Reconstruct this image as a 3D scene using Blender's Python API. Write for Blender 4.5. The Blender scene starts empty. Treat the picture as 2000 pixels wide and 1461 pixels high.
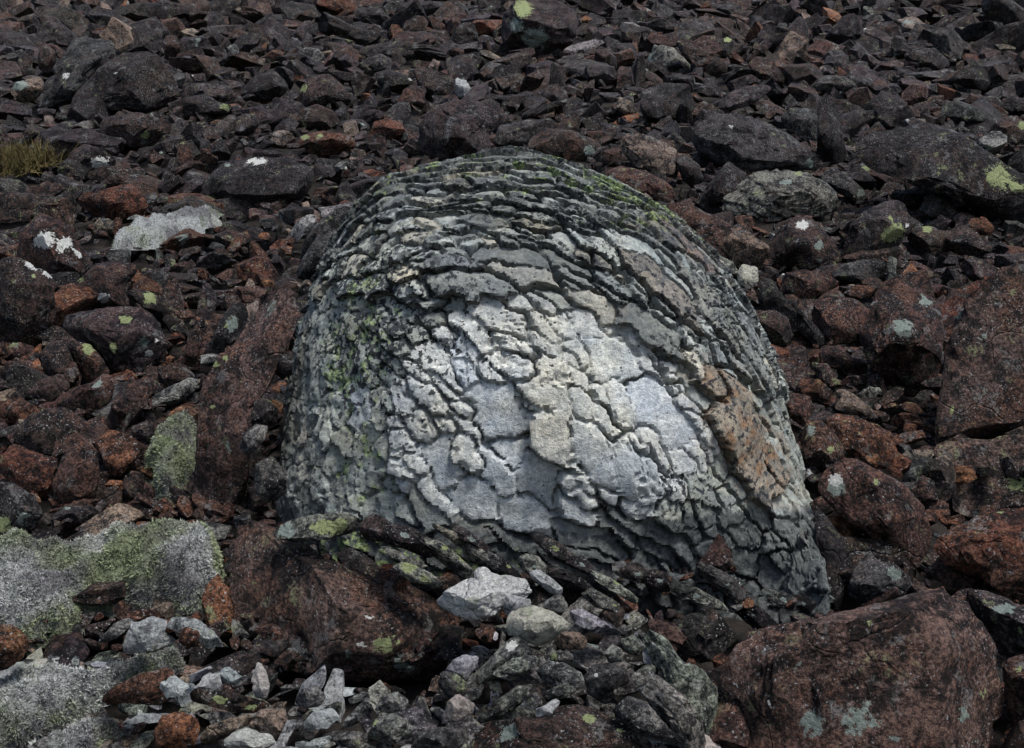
import bpy, bmesh, math, random
import numpy as np
import time
_t0 = time.time()
from math import radians, sin, cos, pi

# ------------------------------------------------------------------ camera, sky, sun, exposure
scene = bpy.context.scene
SLOPE = radians(22.0)                 # the scree rises away from the viewer
HPERP = 2.1                           # eye above the slope surface
FPX = 2144.0                          # focal length in pixels of a 2000 px wide frame
PITCH = SLOPE - radians(23.3)
CAM = np.array([0.0, 0.0, HPERP / cos(SLOPE)])
FWD = np.array([0.0, cos(PITCH), sin(PITCH)])
UP = np.array([0.0, -sin(PITCH), cos(PITCH)])
RIGHT = np.array([1.0, 0.0, 0.0])
NSL = np.array([0.0, -sin(SLOPE), cos(SLOPE)])      # slope normal
TSL = np.array([0.0, cos(SLOPE), sin(SLOPE)])       # straight uphill

cam_data = bpy.data.cameras.new('camera')
cam_data.sensor_width = 36.0
cam_data.lens = 36.0 * FPX / 2000.0
cam_data.clip_start = 0.05
cam_data.clip_end = 2000.0
cam = bpy.data.objects.new('camera', cam_data)
scene.collection.objects.link(cam)
cam.location = CAM
cam.rotation_euler = (radians(90) + PITCH, 0, 0)
scene.camera = cam

SUN_EL, SUN_AZ = radians(61), radians(142)          # azimuth measured from +Y clockwise (0 = uphill)
world = bpy.data.worlds.new('World')
scene.world = world
world.use_nodes = True
wn = world.node_tree
wn.nodes.clear()
sky = wn.nodes.new('ShaderNodeTexSky')
sky.sky_type = 'NISHITA'
sky.sun_disc = False
sky.sun_elevation = SUN_EL
sky.sun_rotation = SUN_AZ
sky.air_density = 1.0
sky.dust_density = 2.0
sky.ozone_density = 1.0
bg = wn.nodes.new('ShaderNodeBackground')
bg.inputs['Strength'].default_value = 0.05
wo = wn.nodes.new('ShaderNodeOutputWorld')
wn.links.new(sky.outputs[0], bg.inputs[0])
wn.links.new(bg.outputs[0], wo.inputs[0])

sun_data = bpy.data.lights.new('sun', 'SUN')
sun_data.energy = 1.5
sun_data.angle = radians(16)
sun_data.color = (1.0, 0.99, 0.97)
sun = bpy.data.objects.new('sun', sun_data)
scene.collection.objects.link(sun)
sd = np.array([sin(SUN_AZ) * cos(SUN_EL), cos(SUN_AZ) * cos(SUN_EL), sin(SUN_EL)])
import mathutils
sun.rotation_euler = mathutils.Vector(sd).to_track_quat('Z', 'Y').to_euler()
sun.location = (0, 0, 30)

scene.view_settings.view_transform = 'Standard'
scene.view_settings.look = 'None'
scene.view_settings.exposure = 2.0
scene.view_settings.gamma = 1.0
scene.view_settings.use_curve_mapping = False
scene.cycles.use_denoising = True
scene.cycles.max_bounces = 4
scene.cycles.diffuse_bounces = 3

C = scene.collection.objects
rng = np.random.default_rng(11)

# ------------------------------------------------------------------ helpers: noise, rays, meshes
_perm = np.random.default_rng(5).permutation(256).astype(np.int32)
_perm = np.concatenate([_perm, _perm, _perm])
_grad = np.random.default_rng(6).normal(size=(256, 3)).astype(np.float32)
_grad /= np.linalg.norm(_grad, axis=1)[:, None]

def perlin(p):
    p = np.asarray(p, np.float32)
    i = np.floor(p).astype(np.int32)
    f = p - i
    i &= 255
    w = f * f * f * (f * (f * 6 - 15) + 10)
    out = 0
    for dx in (0, 1):
        for dy in (0, 1):
            for dz in (0, 1):
                h = _perm[_perm[_perm[(i[:, 0] + dx) & 255] + ((i[:, 1] + dy) & 255)] + ((i[:, 2] + dz) & 255)]
                g = _grad[h]
                d = g[:, 0] * (f[:, 0] - dx) + g[:, 1] * (f[:, 1] - dy) + g[:, 2] * (f[:, 2] - dz)
                out = out + d * (w[:, 0] if dx else 1 - w[:, 0]) * (w[:, 1] if dy else 1 - w[:, 1]) * (w[:, 2] if dz else 1 - w[:, 2])
    return out * 1.6

def fbm(p, octaves=4, gain=0.5, lac=2.03):
    a, out, q = 1.0, 0.0, np.asarray(p, np.float32)
    for _ in range(octaves):
        out = out + a * perlin(q)
        q = q * lac + 17.3
        a *= gain
    return out

def sstep(a, b, x):
    t = np.clip((x - a) / (b - a), 0, 1)
    return t * t * (3 - 2 * t)

def ray(px, py):
    return FWD * FPX + RIGHT * (px - 1000.0) + UP * (730.5 - py)

def ground_depth(px, py):
    d = ray(px, py)
    return float(FPX * (-(CAM @ NSL)) / (d @ NSL))

def at(px, py, depth):
    return CAM + ray(px, py) * (depth / FPX)

def project(P):
    q = np.asarray(P) - CAM
    z = q @ FWD
    return 1000 + FPX * (q @ RIGHT) / z, 730.5 - FPX * (q @ UP) / z, z

def mesh_np(name, verts, faces, smooth=True):
    """faces: (n,3) or (n,4) int array"""
    me = bpy.data.meshes.new(name)
    faces = np.asarray(faces, np.int32)
    n, k = faces.shape
    me.vertices.add(len(verts))
    me.vertices.foreach_set('co', np.asarray(verts, np.float32).ravel())
    me.loops.add(n * k)
    me.loops.foreach_set('vertex_index', faces.ravel())
    me.polygons.add(n)
    me.polygons.foreach_set('loop_start', np.arange(0, n * k, k, dtype=np.int32))
    me.polygons.foreach_set('use_smooth', np.full(n, bool(smooth)))
    me.update(calc_edges=True)
    return me

def vattr(me, name, data):
    """data (n,4) point colour attribute"""
    a = me.attributes.new(name, 'FLOAT_COLOR', 'POINT')
    a.data.foreach_set('color', np.asarray(data, np.float32).ravel())

def sharp(me, deg):
    me.set_sharp_from_angle(angle=radians(deg))

def link(name, me, mat=None, parent=None):
    o = bpy.data.objects.new(name, me)
    C.link(o)
    if mat and me is not None and not me.materials:
        me.materials.append(mat)
    if parent:
        o.parent = parent
    return o

def tag(o, label, cat, group=None, kind=None):
    o['label'] = label
    if cat: o['category'] = cat
    if group: o['group'] = group
    if kind: o['kind'] = kind
    return o

_ico = {}
def ico(n):
    if n not in _ico:
        bm = bmesh.new()
        bmesh.ops.create_icosphere(bm, subdivisions=n, radius=1.0)
        v = np.array([x.co[:] for x in bm.verts])
        f = np.array([[x.index for x in p.verts] for p in bm.faces])
        v /= np.linalg.norm(v, axis=1)[:, None]
        bm.free()
        _ico[n] = (v, f)
    return _ico[n]

# ------------------------------------------------------------------ materials
def newmat(name):
    m = bpy.data.materials.new(name)
    m.use_nodes = True
    nt = m.node_tree
    nt.nodes.clear()
    return m, nt

class NB:
    """tiny node builder"""
    def __init__(s, nt):
        s.nt = nt
        s.pos = s.n('ShaderNodeNewGeometry').outputs['Position']
    def n(s, t, **kw):
        nd = s.nt.nodes.new(t)
        for k, v in kw.items():
            setattr(nd, k, v)
        return nd
    def put(s, sock, v):
        if isinstance(v, bpy.types.NodeSocket):
            s.nt.links.new(v, sock)
        else:
            sock.default_value = v
    def noise(s, scale, detail=4, rough=0.55, vec=None, dist=0.0):
        nd = s.n('ShaderNodeTexNoise')
        s.put(nd.inputs['Vector'], vec or s.pos)
        nd.inputs['Scale'].default_value = scale
        nd.inputs['Detail'].default_value = detail
        nd.inputs['Roughness'].default_value = rough
        nd.inputs['Distortion'].default_value = dist
        return nd.outputs['Fac']
    def voro(s, scale, feature='F1'):
        nd = s.n('ShaderNodeTexVoronoi', feature=feature)
        s.put(nd.inputs['Vector'], s.pos)
        nd.inputs['Scale'].default_value = scale
        return nd.outputs['Distance']
    def m(s, op, a, b=0.0, c=0.0):
        nd = s.n('ShaderNodeMath', operation=op)
        s.put(nd.inputs[0], a); s.put(nd.inputs[1], b); s.put(nd.inputs[2], c)
        return nd.outputs[0]
    def ss(s, x, a, b):
        nd = s.n('ShaderNodeMapRange', interpolation_type='SMOOTHSTEP')
        s.put(nd.inputs['Value'], x); s.put(nd.inputs['From Min'], a); s.put(nd.inputs['From Max'], b)
        return nd.outputs[0]
    def mix(s, f, a, b, mode='MIX'):
        nd = s.n('ShaderNodeMix', data_type='RGBA', blend_type=mode)
        s.put(nd.inputs[0], f)
        for sock, v in ((nd.inputs[6], a), (nd.inputs[7], b)):
            s.put(sock, v if isinstance(v, bpy.types.NodeSocket) else (*v, 1.0))
        return nd.outputs[2]
    def attr(s, name):
        nd = s.n('ShaderNodeAttribute', attribute_name=name)
        sp = s.n('ShaderNodeSeparateColor')
        s.nt.links.new(nd.outputs['Color'], sp.inputs[0])
        return nd.outputs['Color'], sp.outputs[0], sp.outputs[1], sp.outputs[2], nd.outputs['Alpha']
    def out(s, col, rough, bump, bstr, bdist, spec=0.35):
        b = s.n('ShaderNodeBsdfPrincipled')
        s.put(b.inputs['Base Color'], col)
        s.put(b.inputs['Roughness'], rough)
        b.inputs['Specular IOR Level'].default_value = spec
        if bump is not None:
            bp = s.n('ShaderNodeBump')
            bp.inputs['Strength'].default_value = bstr
            bp.inputs['Distance'].default_value = bdist
            s.put(bp.inputs['Height'], bump)
            s.nt.links.new(bp.outputs[0], b.inputs['Normal'])
        o = s.n('ShaderNodeOutputMaterial')
        s.nt.links.new(b.outputs[0], o.inputs[0])

# scree stone: tint.rgb = stone colour, tint.a = rust; lich = green, white, grey lichen fields
def stone_material():
    m, nt = newmat('scree_stone')
    b = NB(nt)
    tint, tr, _, _, rust = b.attr('tint')
    _, lg, lw, lm, _ = b.attr('lich')
    big = b.noise(2.6, 4, 0.6)
    med = b.noise(6.5, 8, 0.70)
    med2 = b.noise(27.0, 6, 0.70)
    fine = b.noise(85.0, 5, 0.78)
    grain = b.noise(230.0, 3, 0.7)
    dark = b.mix(1.0, tint, (0.15, 0.155, 0.175), 'MULTIPLY')
    lum = b.m('MULTIPLY', b.m('SUBTRACT', tr, 0.12), 0.55)      # pale stones are less mottled
    col = b.mix(b.ss(b.m('ADD', b.m('MAXIMUM', lum, 0.0), b.m('ADD', b.m('MULTIPLY', med, 0.5), b.m('MULTIPLY', med2, 0.5))), 0.44, 0.55), dark, b.mix(1.0, tint, (1.25, 1.25, 1.25), 'MULTIPLY'))
    # rust stains with their own ragged shape
    rm = b.m('MULTIPLY', b.ss(b.m('ADD', b.m('MULTIPLY', b.noise(4.3, 8, 0.74), 0.62), b.m('MULTIPLY', med2, 0.38)), 0.50, 0.57), rust)
    col = b.mix(b.m('MULTIPLY', rm, 0.85), col, b.mix(b.ss(fine, 0.36, 0.64), (0.024, 0.014, 0.011), (0.080, 0.039, 0.025)))
    # bright and dark grain
    pale = b.ss(tr, 0.13, 0.24)
    col = b.mix(b.ss(fine, 0.36, 0.66), b.mix(1.0, col, b.mix(pale, (0.22, 0.22, 0.24), (0.55, 0.56, 0.58)), 'MULTIPLY'), b.mix(1.0, col, b.mix(pale, (2.1, 2.05, 2.0), (1.2, 1.2, 1.2)), 'MULTIPLY'))
    # grey crust lichen and pale flecks
    gm = b.m('MULTIPLY', b.ss(b.m('ADD', b.m('MULTIPLY', b.noise(9.5, 7, 0.72), 0.75), b.m('MULTIPLY', fine, 0.25)), 0.555, 0.615), 0.55)
    col = b.mix(gm, col, (0.15, 0.152, 0.150))
    fleck = b.m('MULTIPLY', b.ss(b.noise(120.0, 3, 0.6), 0.60, 0.68), b.ss(b.noise(7.0, 4, 0.6), 0.42, 0.60))
    col = b.mix(b.m('MULTIPLY', fleck, 0.85), col, (0.34, 0.33, 0.33))
    # scattered small crusts of yellow-green lichen
    crust = b.m('MULTIPLY', b.ss(b.noise(2.1, 3, 0.5), 0.46, 0.60), b.ss(b.m('ADD', b.m('MULTIPLY', b.noise(13.0, 6, 0.72), 0.8), b.m('MULTIPLY', fine, 0.2)), 0.575, 0.62))
    col = b.mix(b.m('MULTIPLY', crust, 0.7), col, b.mix(b.ss(fine, 0.4, 0.6), (0.07, 0.085, 0.05), (0.20, 0.22, 0.11)))
    # lichen colonies
    edge = b.m('ADD', b.m('ADD', b.m('MULTIPLY', b.m('SUBTRACT', b.noise(13.0, 4, 0.6), 0.5), 0.9), b.m('MULTIPLY', b.m('SUBTRACT', b.noise(44.0, 5, 0.7), 0.5), 1.0)), b.m('MULTIPLY', b.m('SUBTRACT', fine, 0.5), 0.5))
    for f, colr in ((lm, (0.19, 0.225, 0.20)), (lg, (0.225, 0.255, 0.12)), (lw, (0.52, 0.52, 0.49))):
        k = b.ss(b.m('ADD', f, edge), 0.50, 0.56)
        col = b.mix(b.m('MULTIPLY', k, 0.93), col, b.mix(b.ss(fine, 0.35, 0.6), tuple(c * 0.62 for c in colr), colr))
    # a few open cracks
    wv = b.n('ShaderNodeVectorMath', operation='MULTIPLY_ADD')
    nv = b.n('ShaderNodeTexNoise'); b.put(nv.inputs['Vector'], b.pos); nv.inputs['Scale'].default_value = 4.0; nv.inputs['Detail'].default_value = 5
    b.put(wv.inputs[0], nv.outputs['Color']); wv.inputs[1].default_value = (0.22, 0.22, 0.22); b.put(wv.inputs[2], b.pos)
    vo = b.n('ShaderNodeTexVoronoi', feature='DISTANCE_TO_EDGE'); b.put(vo.inputs['Vector'], wv.outputs[0]); vo.inputs['Scale'].default_value = 3.4
    crack = b.m('MULTIPLY', b.m('SUBTRACT', 1.0, b.ss(vo.outputs['Distance'], 0.0, 0.022)), b.ss(big, 0.46, 0.56))
    h = b.m('ADD', b.m('SUBTRACT', b.m('MULTIPLY', med, 0.35), b.m('MULTIPLY', crack, 0.35)), b.m('ADD', b.m('MULTIPLY', med2, 0.7), b.m('ADD', b.m('MULTIPLY', fine, 0.45), b.m('MULTIPLY', grain, 0.12))))
    b.out(col, b.m('ADD', 0.58, b.m('MULTIPLY', med2, 0.4)), h, 1.0, 0.042, 0.14)
    return m

# flaky boulder: tint.rgb = plate colour; lich = dark crust, green lichen, black speckle
def boulder_material():
    m, nt = newmat('flaky_schist')
    b = NB(nt)
    tint, _, _, _, rust = b.attr('tint')
    _, ld, lg, lk, _ = b.attr('lich')
    med = b.noise(9.0, 5, 0.65)
    fine = b.noise(55.0, 6, 0.75)
    grain = b.noise(210.0, 3, 0.7)
    col = b.mix(b.ss(med, 0.32, 0.68), b.mix(1.0, tint, (0.72, 0.74, 0.78), 'MULTIPLY'), b.mix(1.0, tint, (1.12, 1.08, 1.02), 'MULTIPLY'))
    col = b.mix(b.ss(fine, 0.30, 0.72), b.mix(1.0, col, (0.55, 0.56, 0.58), 'MULTIPLY'), b.mix(1.0, col, (1.28, 1.27, 1.25), 'MULTIPLY'))
    col = b.mix(b.ss(grain, 0.35, 0.66), b.mix(1.0, col, (0.72, 0.72, 0.73), 'MULTIPLY'), col)
    rm = b.m('MULTIPLY', b.ss(b.noise(15.0, 7, 0.72), 0.47, 0.56), rust)
    col = b.mix(b.m('MULTIPLY', rm, 0.85), col, b.mix(b.ss(fine, 0.38, 0.6), (0.080, 0.045, 0.028), (0.235, 0.125, 0.060)))
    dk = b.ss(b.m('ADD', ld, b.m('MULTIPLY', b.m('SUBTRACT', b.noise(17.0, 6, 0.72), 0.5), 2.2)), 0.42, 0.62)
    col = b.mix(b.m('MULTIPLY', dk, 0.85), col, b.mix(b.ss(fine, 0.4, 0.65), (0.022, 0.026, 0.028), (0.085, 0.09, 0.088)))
    gk = b.ss(b.m('ADD', lg, b.m('MULTIPLY', b.m('SUBTRACT', b.noise(15.0, 6, 0.7), 0.5), 2.0)), 0.58, 0.72)
    col = b.mix(b.m('MULTIPLY', gk, 0.8), col, b.mix(b.ss(fine, 0.38, 0.62), (0.07, 0.10, 0.045), (0.24, 0.30, 0.11)))
    sp = b.ss(b.m('ADD', b.m('MULTIPLY', lk, 0.32), b.noise(46.0, 3, 0.55)), 0.70, 0.74)
    col = b.mix(b.m('MULTIPLY', sp, 0.92), col, (0.012, 0.014, 0.018))
    h = b.m('ADD', b.m('MULTIPLY', fine, 0.6), b.m('ADD', b.m('MULTIPLY', med, 0.4), b.m('MULTIPLY', grain, 0.22)))
    b.out(col, 0.8, h, 0.9, 0.022, 0.25)
    return m

def ground_material():
    m, nt = newmat('scree_soil')
    b = NB(nt)
    n = b.noise(14.0, 6, 0.7)
    col = b.mix(b.ss(n, 0.35, 0.65), (0.010, 0.009, 0.008), (0.032, 0.025, 0.021))
    b.out(col, 0.9, b.noise(40.0, 5, 0.7), 1.0, 0.05, 0.2)
    return m

# moss: tint.rgb straight from the tufts
def moss_material():
    m, nt = newmat('fringe_moss')
    b = NB(nt)
    tint, *_ = b.attr('tint')
    fine = b.noise(130.0, 4, 0.7)
    col = b.mix(b.ss(fine, 0.36, 0.62), b.mix(1.0, tint, (0.42, 0.43, 0.42), 'MULTIPLY'), b.mix(1.0, tint, (1.15, 1.15, 1.15), 'MULTIPLY'))
    b.out(col, 0.95, fine, 1.0, 0.03, 0.1)
    return m

STONE = stone_material()
SCHIST = boulder_material()
SOIL = ground_material()
MOSS = moss_material()

# stone colours: rgb + rust
COL = {
    'brown': (0.0281, 0.0186, 0.0160, 0.5500),
    'giant': (0.0672, 0.0441, 0.0373, 0.8500),
    'flaky': (0.0780, 0.0780, 0.0690, 0.2000),
    'dark': (0.0171, 0.0146, 0.0149, 0.2500),
    'purple': (0.0299, 0.0224, 0.0225, 0.3500),
    'red': (0.0433, 0.0236, 0.0193, 0.9000),
    'rust': (0.0641, 0.0262, 0.0151, 1.0000),
    'orange': (0.1058, 0.0471, 0.0234, 0.8000),
    'tan': (0.1071, 0.0821, 0.0643, 0.3000),
    'grey': (0.1000, 0.0985, 0.0928, 0.1500),
    'olive': (0.1138, 0.1160, 0.0983, 0.2000),
    'slate': (0.0339, 0.0317, 0.0318, 0.2000),
    'pale': (0.2960, 0.2979, 0.2926, 0.0300),
    'cream': (0.2640, 0.2480, 0.2080, 0.0800),
    'blue': (0.2000, 0.2033, 0.2016, 0.0300),
}

# ------------------------------------------------------------------ the ground, one sheet
def build_ground():
    nu, nv = 161, 241
    u = np.linspace(-1, 1, nu)
    v = np.linspace(-1, 1, nv)
    t = np.sinh(v * 5.2) / np.sinh(5.2) * 160.0            # metres uphill of the viewer
    t = np.where(t > 0, t * 1.6, t * 0.25)
    T, U = np.meshgrid(t, u, indexing='ij')
    spread = np.sqrt(T * T + 9.0)
    Xw = np.sinh(U * 2.2) / np.sinh(2.2) * 3.2 * spread
    r = np.sqrt(T * T + 4.4)
    P = Xw[..., None] * RIGHT + T[..., None] * TSL
    P = P.reshape(-1, 3)
    nz = fbm(P * 0.8, 4) * 0.012 * r.ravel() - 0.042 * r.ravel()
    P = P + nz[:, None] * NSL
    i = np.arange(nv - 1)[:, None] * nu + np.arange(nu - 1)[None, :]
    F = np.stack([i, i + 1, i + nu + 1, i + nu], -1).reshape(-1, 4)
    o = link('ground', mesh_np('ground', P, F), SOIL)
    o['kind'] = 'structure'
    o['label'] = 'dark soil showing in the gaps of the scree slope'
    return o
GROUND = build_ground()

# ------------------------------------------------------------------ outlines to solids
def polar_table(poly, cx, cy, M=720):
    """radius of the (star-like) outline about its middle, for M angles, y up"""
    p = np.array(poly, float)
    p = np.stack([p[:, 0] - cx, cy - p[:, 1]], 1)
    q = np.roll(p, -1, 0)
    psi = np.linspace(-pi, pi, M, endpoint=False)
    d = np.stack([np.cos(psi), np.sin(psi)], 1)
    e = q - p
    den = d[:, None, 0] * e[None, :, 1] - d[:, None, 1] * e[None, :, 0]
    den = np.where(np.abs(den) < 1e-9, 1e-9, den)
    tt = (p[None, :, 0] * e[None, :, 1] - p[None, :, 1] * e[None, :, 0]) / den
    ss = (p[None, :, 0] * d[:, None, 1] - p[None, :, 1] * d[:, None, 0]) / den
    ok = (ss >= -1e-6) & (ss <= 1 + 1e-6) & (tt > 0)
    tt = np.where(ok, tt, 0)
    R = tt.max(1)
    R = np.where(R <= 0, R[R > 0].mean(), R)
    return psi, R

def polar_at(psi_t, R, psi):
    return np.interp(psi, np.append(psi_t, pi), np.append(R, R[0]))

def poly_mid(poly):
    p = np.array(poly, float)
    q = np.roll(p, -1, 0)
    a = p[:, 0] * q[:, 1] - q[:, 0] * p[:, 1]
    A = a.sum() / 2
    if abs(A) < 1: return p.mean(0)
    return np.array([((p[:, 0] + q[:, 0]) * a).sum() / (6 * A), ((p[:, 1] + q[:, 1]) * a).sum() / (6 * A)])

def in_poly(poly, x, y):
    p = np.array(poly, float)
    q = np.roll(p, -1, 0)
    r = np.zeros(np.shape(x), bool)
    for (x0, y0), (x1, y1) in zip(p, q):
        if y0 == y1: continue
        c = ((y0 > y) != (y1 > y)) & (x < (x1 - x0) * (y - y0) / (y1 - y0) + x0)
        r ^= c
    return r

def outline_ratio(qx, qy, cx, cy, pt, R, nb=90):
    """by how much a solid's outline as seen must grow, per angle, to meet the wanted outline"""
    a = np.arctan2(cy - qy, qx - cx); rad = np.hypot(qx - cx, qy - cy)
    bi = ((a + pi) / (2 * pi) * nb).astype(int) % nb
    m = np.zeros(nb); np.maximum.at(m, bi, rad)
    ang = (np.arange(nb) + .5) / nb * 2 * pi - pi
    ok = m > 0
    m = np.interp(ang, ang[ok], m[ok], period=2 * pi)
    t = polar_at(pt, R, ang)
    ra = np.clip(t / m, 0.7, 1.5)
    ra = np.convolve(np.concatenate([ra[-2:], ra, ra[:2]]), [.1, .22, .36, .22, .1], 'valid')
    w = rad / np.interp(a, ang, m, period=2 * pi)
    return 1 + (np.interp(a, ang, ra, period=2 * pi) - 1) * np.clip(w, 0, 1)

# low resolution depth picture of the placed things, to keep loose stones from covering them
ZW, ZH, ZS = 600, 420, 4.0                 # covers x -200..2200, y -100..1580
zbuf = np.full((ZH, ZW), 1e9)
_zx, _zy = np.meshgrid(np.arange(ZW) * ZS - 200, np.arange(ZH) * ZS - 100)
def zmark(poly, depth, force=False):
    global zbuf
    k = in_poly(poly, _zx, _zy)
    zbuf = np.where(k, depth if force else np.minimum(zbuf, depth), zbuf)

# ------------------------------------------------------------------ the big flaky boulder
BPOLY = [(740,350),(690,410),(650,480),(605,570),(578,640),(558,740),(547,830),(532,920),(512,1000),(500,1100),(520,1200),(600,1300),
         (800,1380),(1080,1400),(1350,1380),(1560,1300),(1640,1210),(1642,1130),(1612,1040),(1592,960),(1570,860),(1540,770),(1505,690),
         (1455,590),(1400,510),(1330,435),(1250,382),(1150,333),(1080,307),(1000,293),(920,308),(840,326),(785,335)]
BDEPTH = 4.45

def worley(q):
    """distance to nearest and second nearest of one jittered point per unit cell, and a random value of the nearest"""
    i = np.floor(q).astype(np.int32)
    f1 = np.full(len(q), 9.0); f2 = np.full(len(q), 9.0); v = np.zeros(len(q))
    for dx in (-1, 0, 1):
        for dy in (-1, 0, 1):
            for dz in (-1, 0, 1):
                c = i + np.array([dx, dy, dz], np.int32)
                h = _perm[_perm[_perm[c[:, 0] & 255] + (c[:, 1] & 255)] + (c[:, 2] & 255)]
                p = c + 0.5 + 0.42 * np.clip(_grad[h], -1, 1)
                d = ((q - p) ** 2).sum(1)
                k = d < f1
                f2 = np.where(k, f1, np.minimum(f2, d)); v = np.where(k, h / 255.0, v); f1 = np.where(k, d, f1)
    return np.sqrt(f1), np.sqrt(f2), v

def build_boulder():
    N = 665
    cx, cy, k = 1060.0, 800.0, BDEPTH / FPX
    ctr = at(cx, cy, BDEPTH)
    e3 = CAM - ctr; e3 /= np.linalg.norm(e3)
    D = 0.86
    pt, R = polar_table(BPOLY, cx, cy)
    R = np.convolve(np.concatenate([R[-4:], R, R[:4]]), np.ones(9) / 9, 'valid')
    g = np.linspace(-1, 1, N)
    V, U = np.meshgrid(g, g, indexing='ij')
    dx = (U * np.sqrt(1 - V * V / 2)).ravel(); dy = (V * np.sqrt(1 - U * U / 2)).ravel()
    rho = np.hypot(dx, dy); psi = np.arctan2(dy, dx)
    gam = rho * radians(116)
    Rp = polar_at(pt, R, psi)
    S = np.sin(gam) ** 0.94
    X = Rp * S * np.cos(psi); Y = Rp * S * np.sin(psi)
    px, py = cx + X, cy - Y
    dep = np.where(gam < pi / 2, D, 1.1) * np.cos(gam)
    for _ in range(6):
        P = ctr + k * (X[:, None] * RIGHT + Y[:, None] * UP) + dep[:, None] * e3
        P += (0.040 * fbm(P * 1.6 + 3.1, 3))[:, None] * e3           # uneven bulk
        P += (0.85 * sstep(radians(38), radians(86), gam) * sstep(150, 480, X) * sstep(-20, -330, Y))[:, None] * e3      # the foot flares out on one side
        px, py, _ = project(P)
        ra = outline_ratio(px, py, cx, cy, pt, R * 0.982, 120)
        X = X * ra; Y = Y * ra

    def normals(P):
        G = P.reshape(N, N, 3)
        du = np.gradient(G, axis=1); dv = np.gradient(G, axis=0)
        n = np.cross(du, dv).reshape(-1, 3)
        n /= np.linalg.norm(n, axis=1)[:, None] + 1e-12
        return n
    Nn = normals(P)
    if (Nn @ e3).mean() < 0: Nn = -Nn

    # foliation: flat at the crown, plunging towards the lower right
    def theta(x, y):
        a = 8 + 38 * sstep(820, 1430, x) + 34 * sstep(480, 780, y) * sstep(1500, 800, x) - 14 * sstep(950, 1150, y) - 10 * sstep(800, 620, x) * sstep(700, 350, y)
        return np.radians(a)
    # where the outer, scaly shell still sits on the boulder
    SHELL = [(560,600),(640,560),(760,600),(880,590),(960,560),(1060,560),(1140,600),(1220,640),(1300,660),(1350,720),(1420,740),(1500,770),(1580,800),(1640,640),(1400,300),(1000,200),(700,250)]
    FRESH = [(770,680),(1000,570),(1230,640),(1360,760),(1400,900),(1330,980),(1180,1050),(900,1020),(740,940)]
    cand = np.where(gam < radians(106))[0]
    tries = rng.choice(cand, 22000)
    forced = [  # x, y, angle, half length px, half width px, offset m, rgb, rust
        (1452,850,58,104,42,0.036,(0.28,0.235,0.185),0.6), (1390,755,55,40,20,0.034,(0.25,0.20,0.155),0.6),
        (1505,905,60,50,18,0.026,(0.25,0.215,0.175),0.35),
        (975,825,65,52,34,-0.022,(0.40,0.415,0.43),0.0), (1290,805,45,50,34,-0.010,(0.43,0.445,0.465),0.0),
        (692,785,80,48,28,-0.010,(0.40,0.415,0.43),0.0), (925,985,35,50,30,-0.026,(0.39,0.405,0.42),0.0),
        (1045,935,50,50,34,-0.030,(0.37,0.385,0.395),0.0), (860,905,70,46,28,-0.016,(0.40,0.415,0.43),0.0),
        (1020,1010,30,50,28,-0.030,(0.36,0.375,0.385),0.0), (905,690,70,40,20,-0.008,(0.42,0.435,0.455),0.0),
        (1000,880,55,42,30,-0.034,(0.39,0.405,0.42),0.0), (960,930,60,40,26,-0.022,(0.39,0.405,0.42),0.0),
        (1078,862,75,40,26,0.016,(0.43,0.42,0.39),0.10), (1070,745,60,44,30,0.006,(0.48,0.47,0.44),0.0),
        (1200,700,40,44,28,0.0,(0.45,0.46,0.45),0.0), (1165,880,60,52,26,0.004,(0.46,0.47,0.47),0.0),
        (1250,930,55,60,24,0.002,(0.45,0.46,0.46),0.0), (1160,600,20,46,18,0.012,(0.42,0.40,0.35),0.05),
        (1020,540,8,50,16,0.020,(0.33,0.32,0.29),0.05),(885,520,6,48,16,0.040,(0.17,0.18,0.19),0.1),
        (1330,480,38,80,20,0.030,(0.17,0.135,0.125),0.3),(1290,560,42,80,22,0.036,(0.2,0.18,0.16),0.2),
        (1380,600,50,90,22,0.036,(0.22,0.22,0.20),0.0),(1460,690,54,80,20,0.030,(0.22,0.23,0.21),0.0),
    ]
    seeds, par = [], []
    TT, BB = [], []
    def frame(i, th):
        t = cos(th) * RIGHT - sin(th) * UP
        n = Nn[i]
        t = t - n * (t @ n); t /= np.linalg.norm(t)
        b = np.cross(n, t)
        if b @ UP > 0: b = -b
        return t, b
    for (x, y, a, la, lc, off, rgb, ru) in forced:
        i = int(np.argmin((px - x) ** 2 + (py - y) ** 2 + np.where(gam > 1.45, 1e9, 0)))
        t, b = frame(i, radians(a))
        seeds.append(i); TT.append(t); BB.append(b)
        par.append([la * k, lc * k, off, *rgb, ru, 0.0])
    S_P = [P[i] for i in seeds]
    aP = np.zeros((4000, 3)); aT = np.zeros((4000, 3)); aB = np.zeros((4000, 3)); aL = np.zeros((4000, 2)); filled = 0
    print('t', time.time() - _t0, 'base')
    shell_of = in_poly(SHELL, px, py) | ((gam > radians(88)) & (py < 780))
    fresh_of = in_poly(FRESH, px, py)
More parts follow.
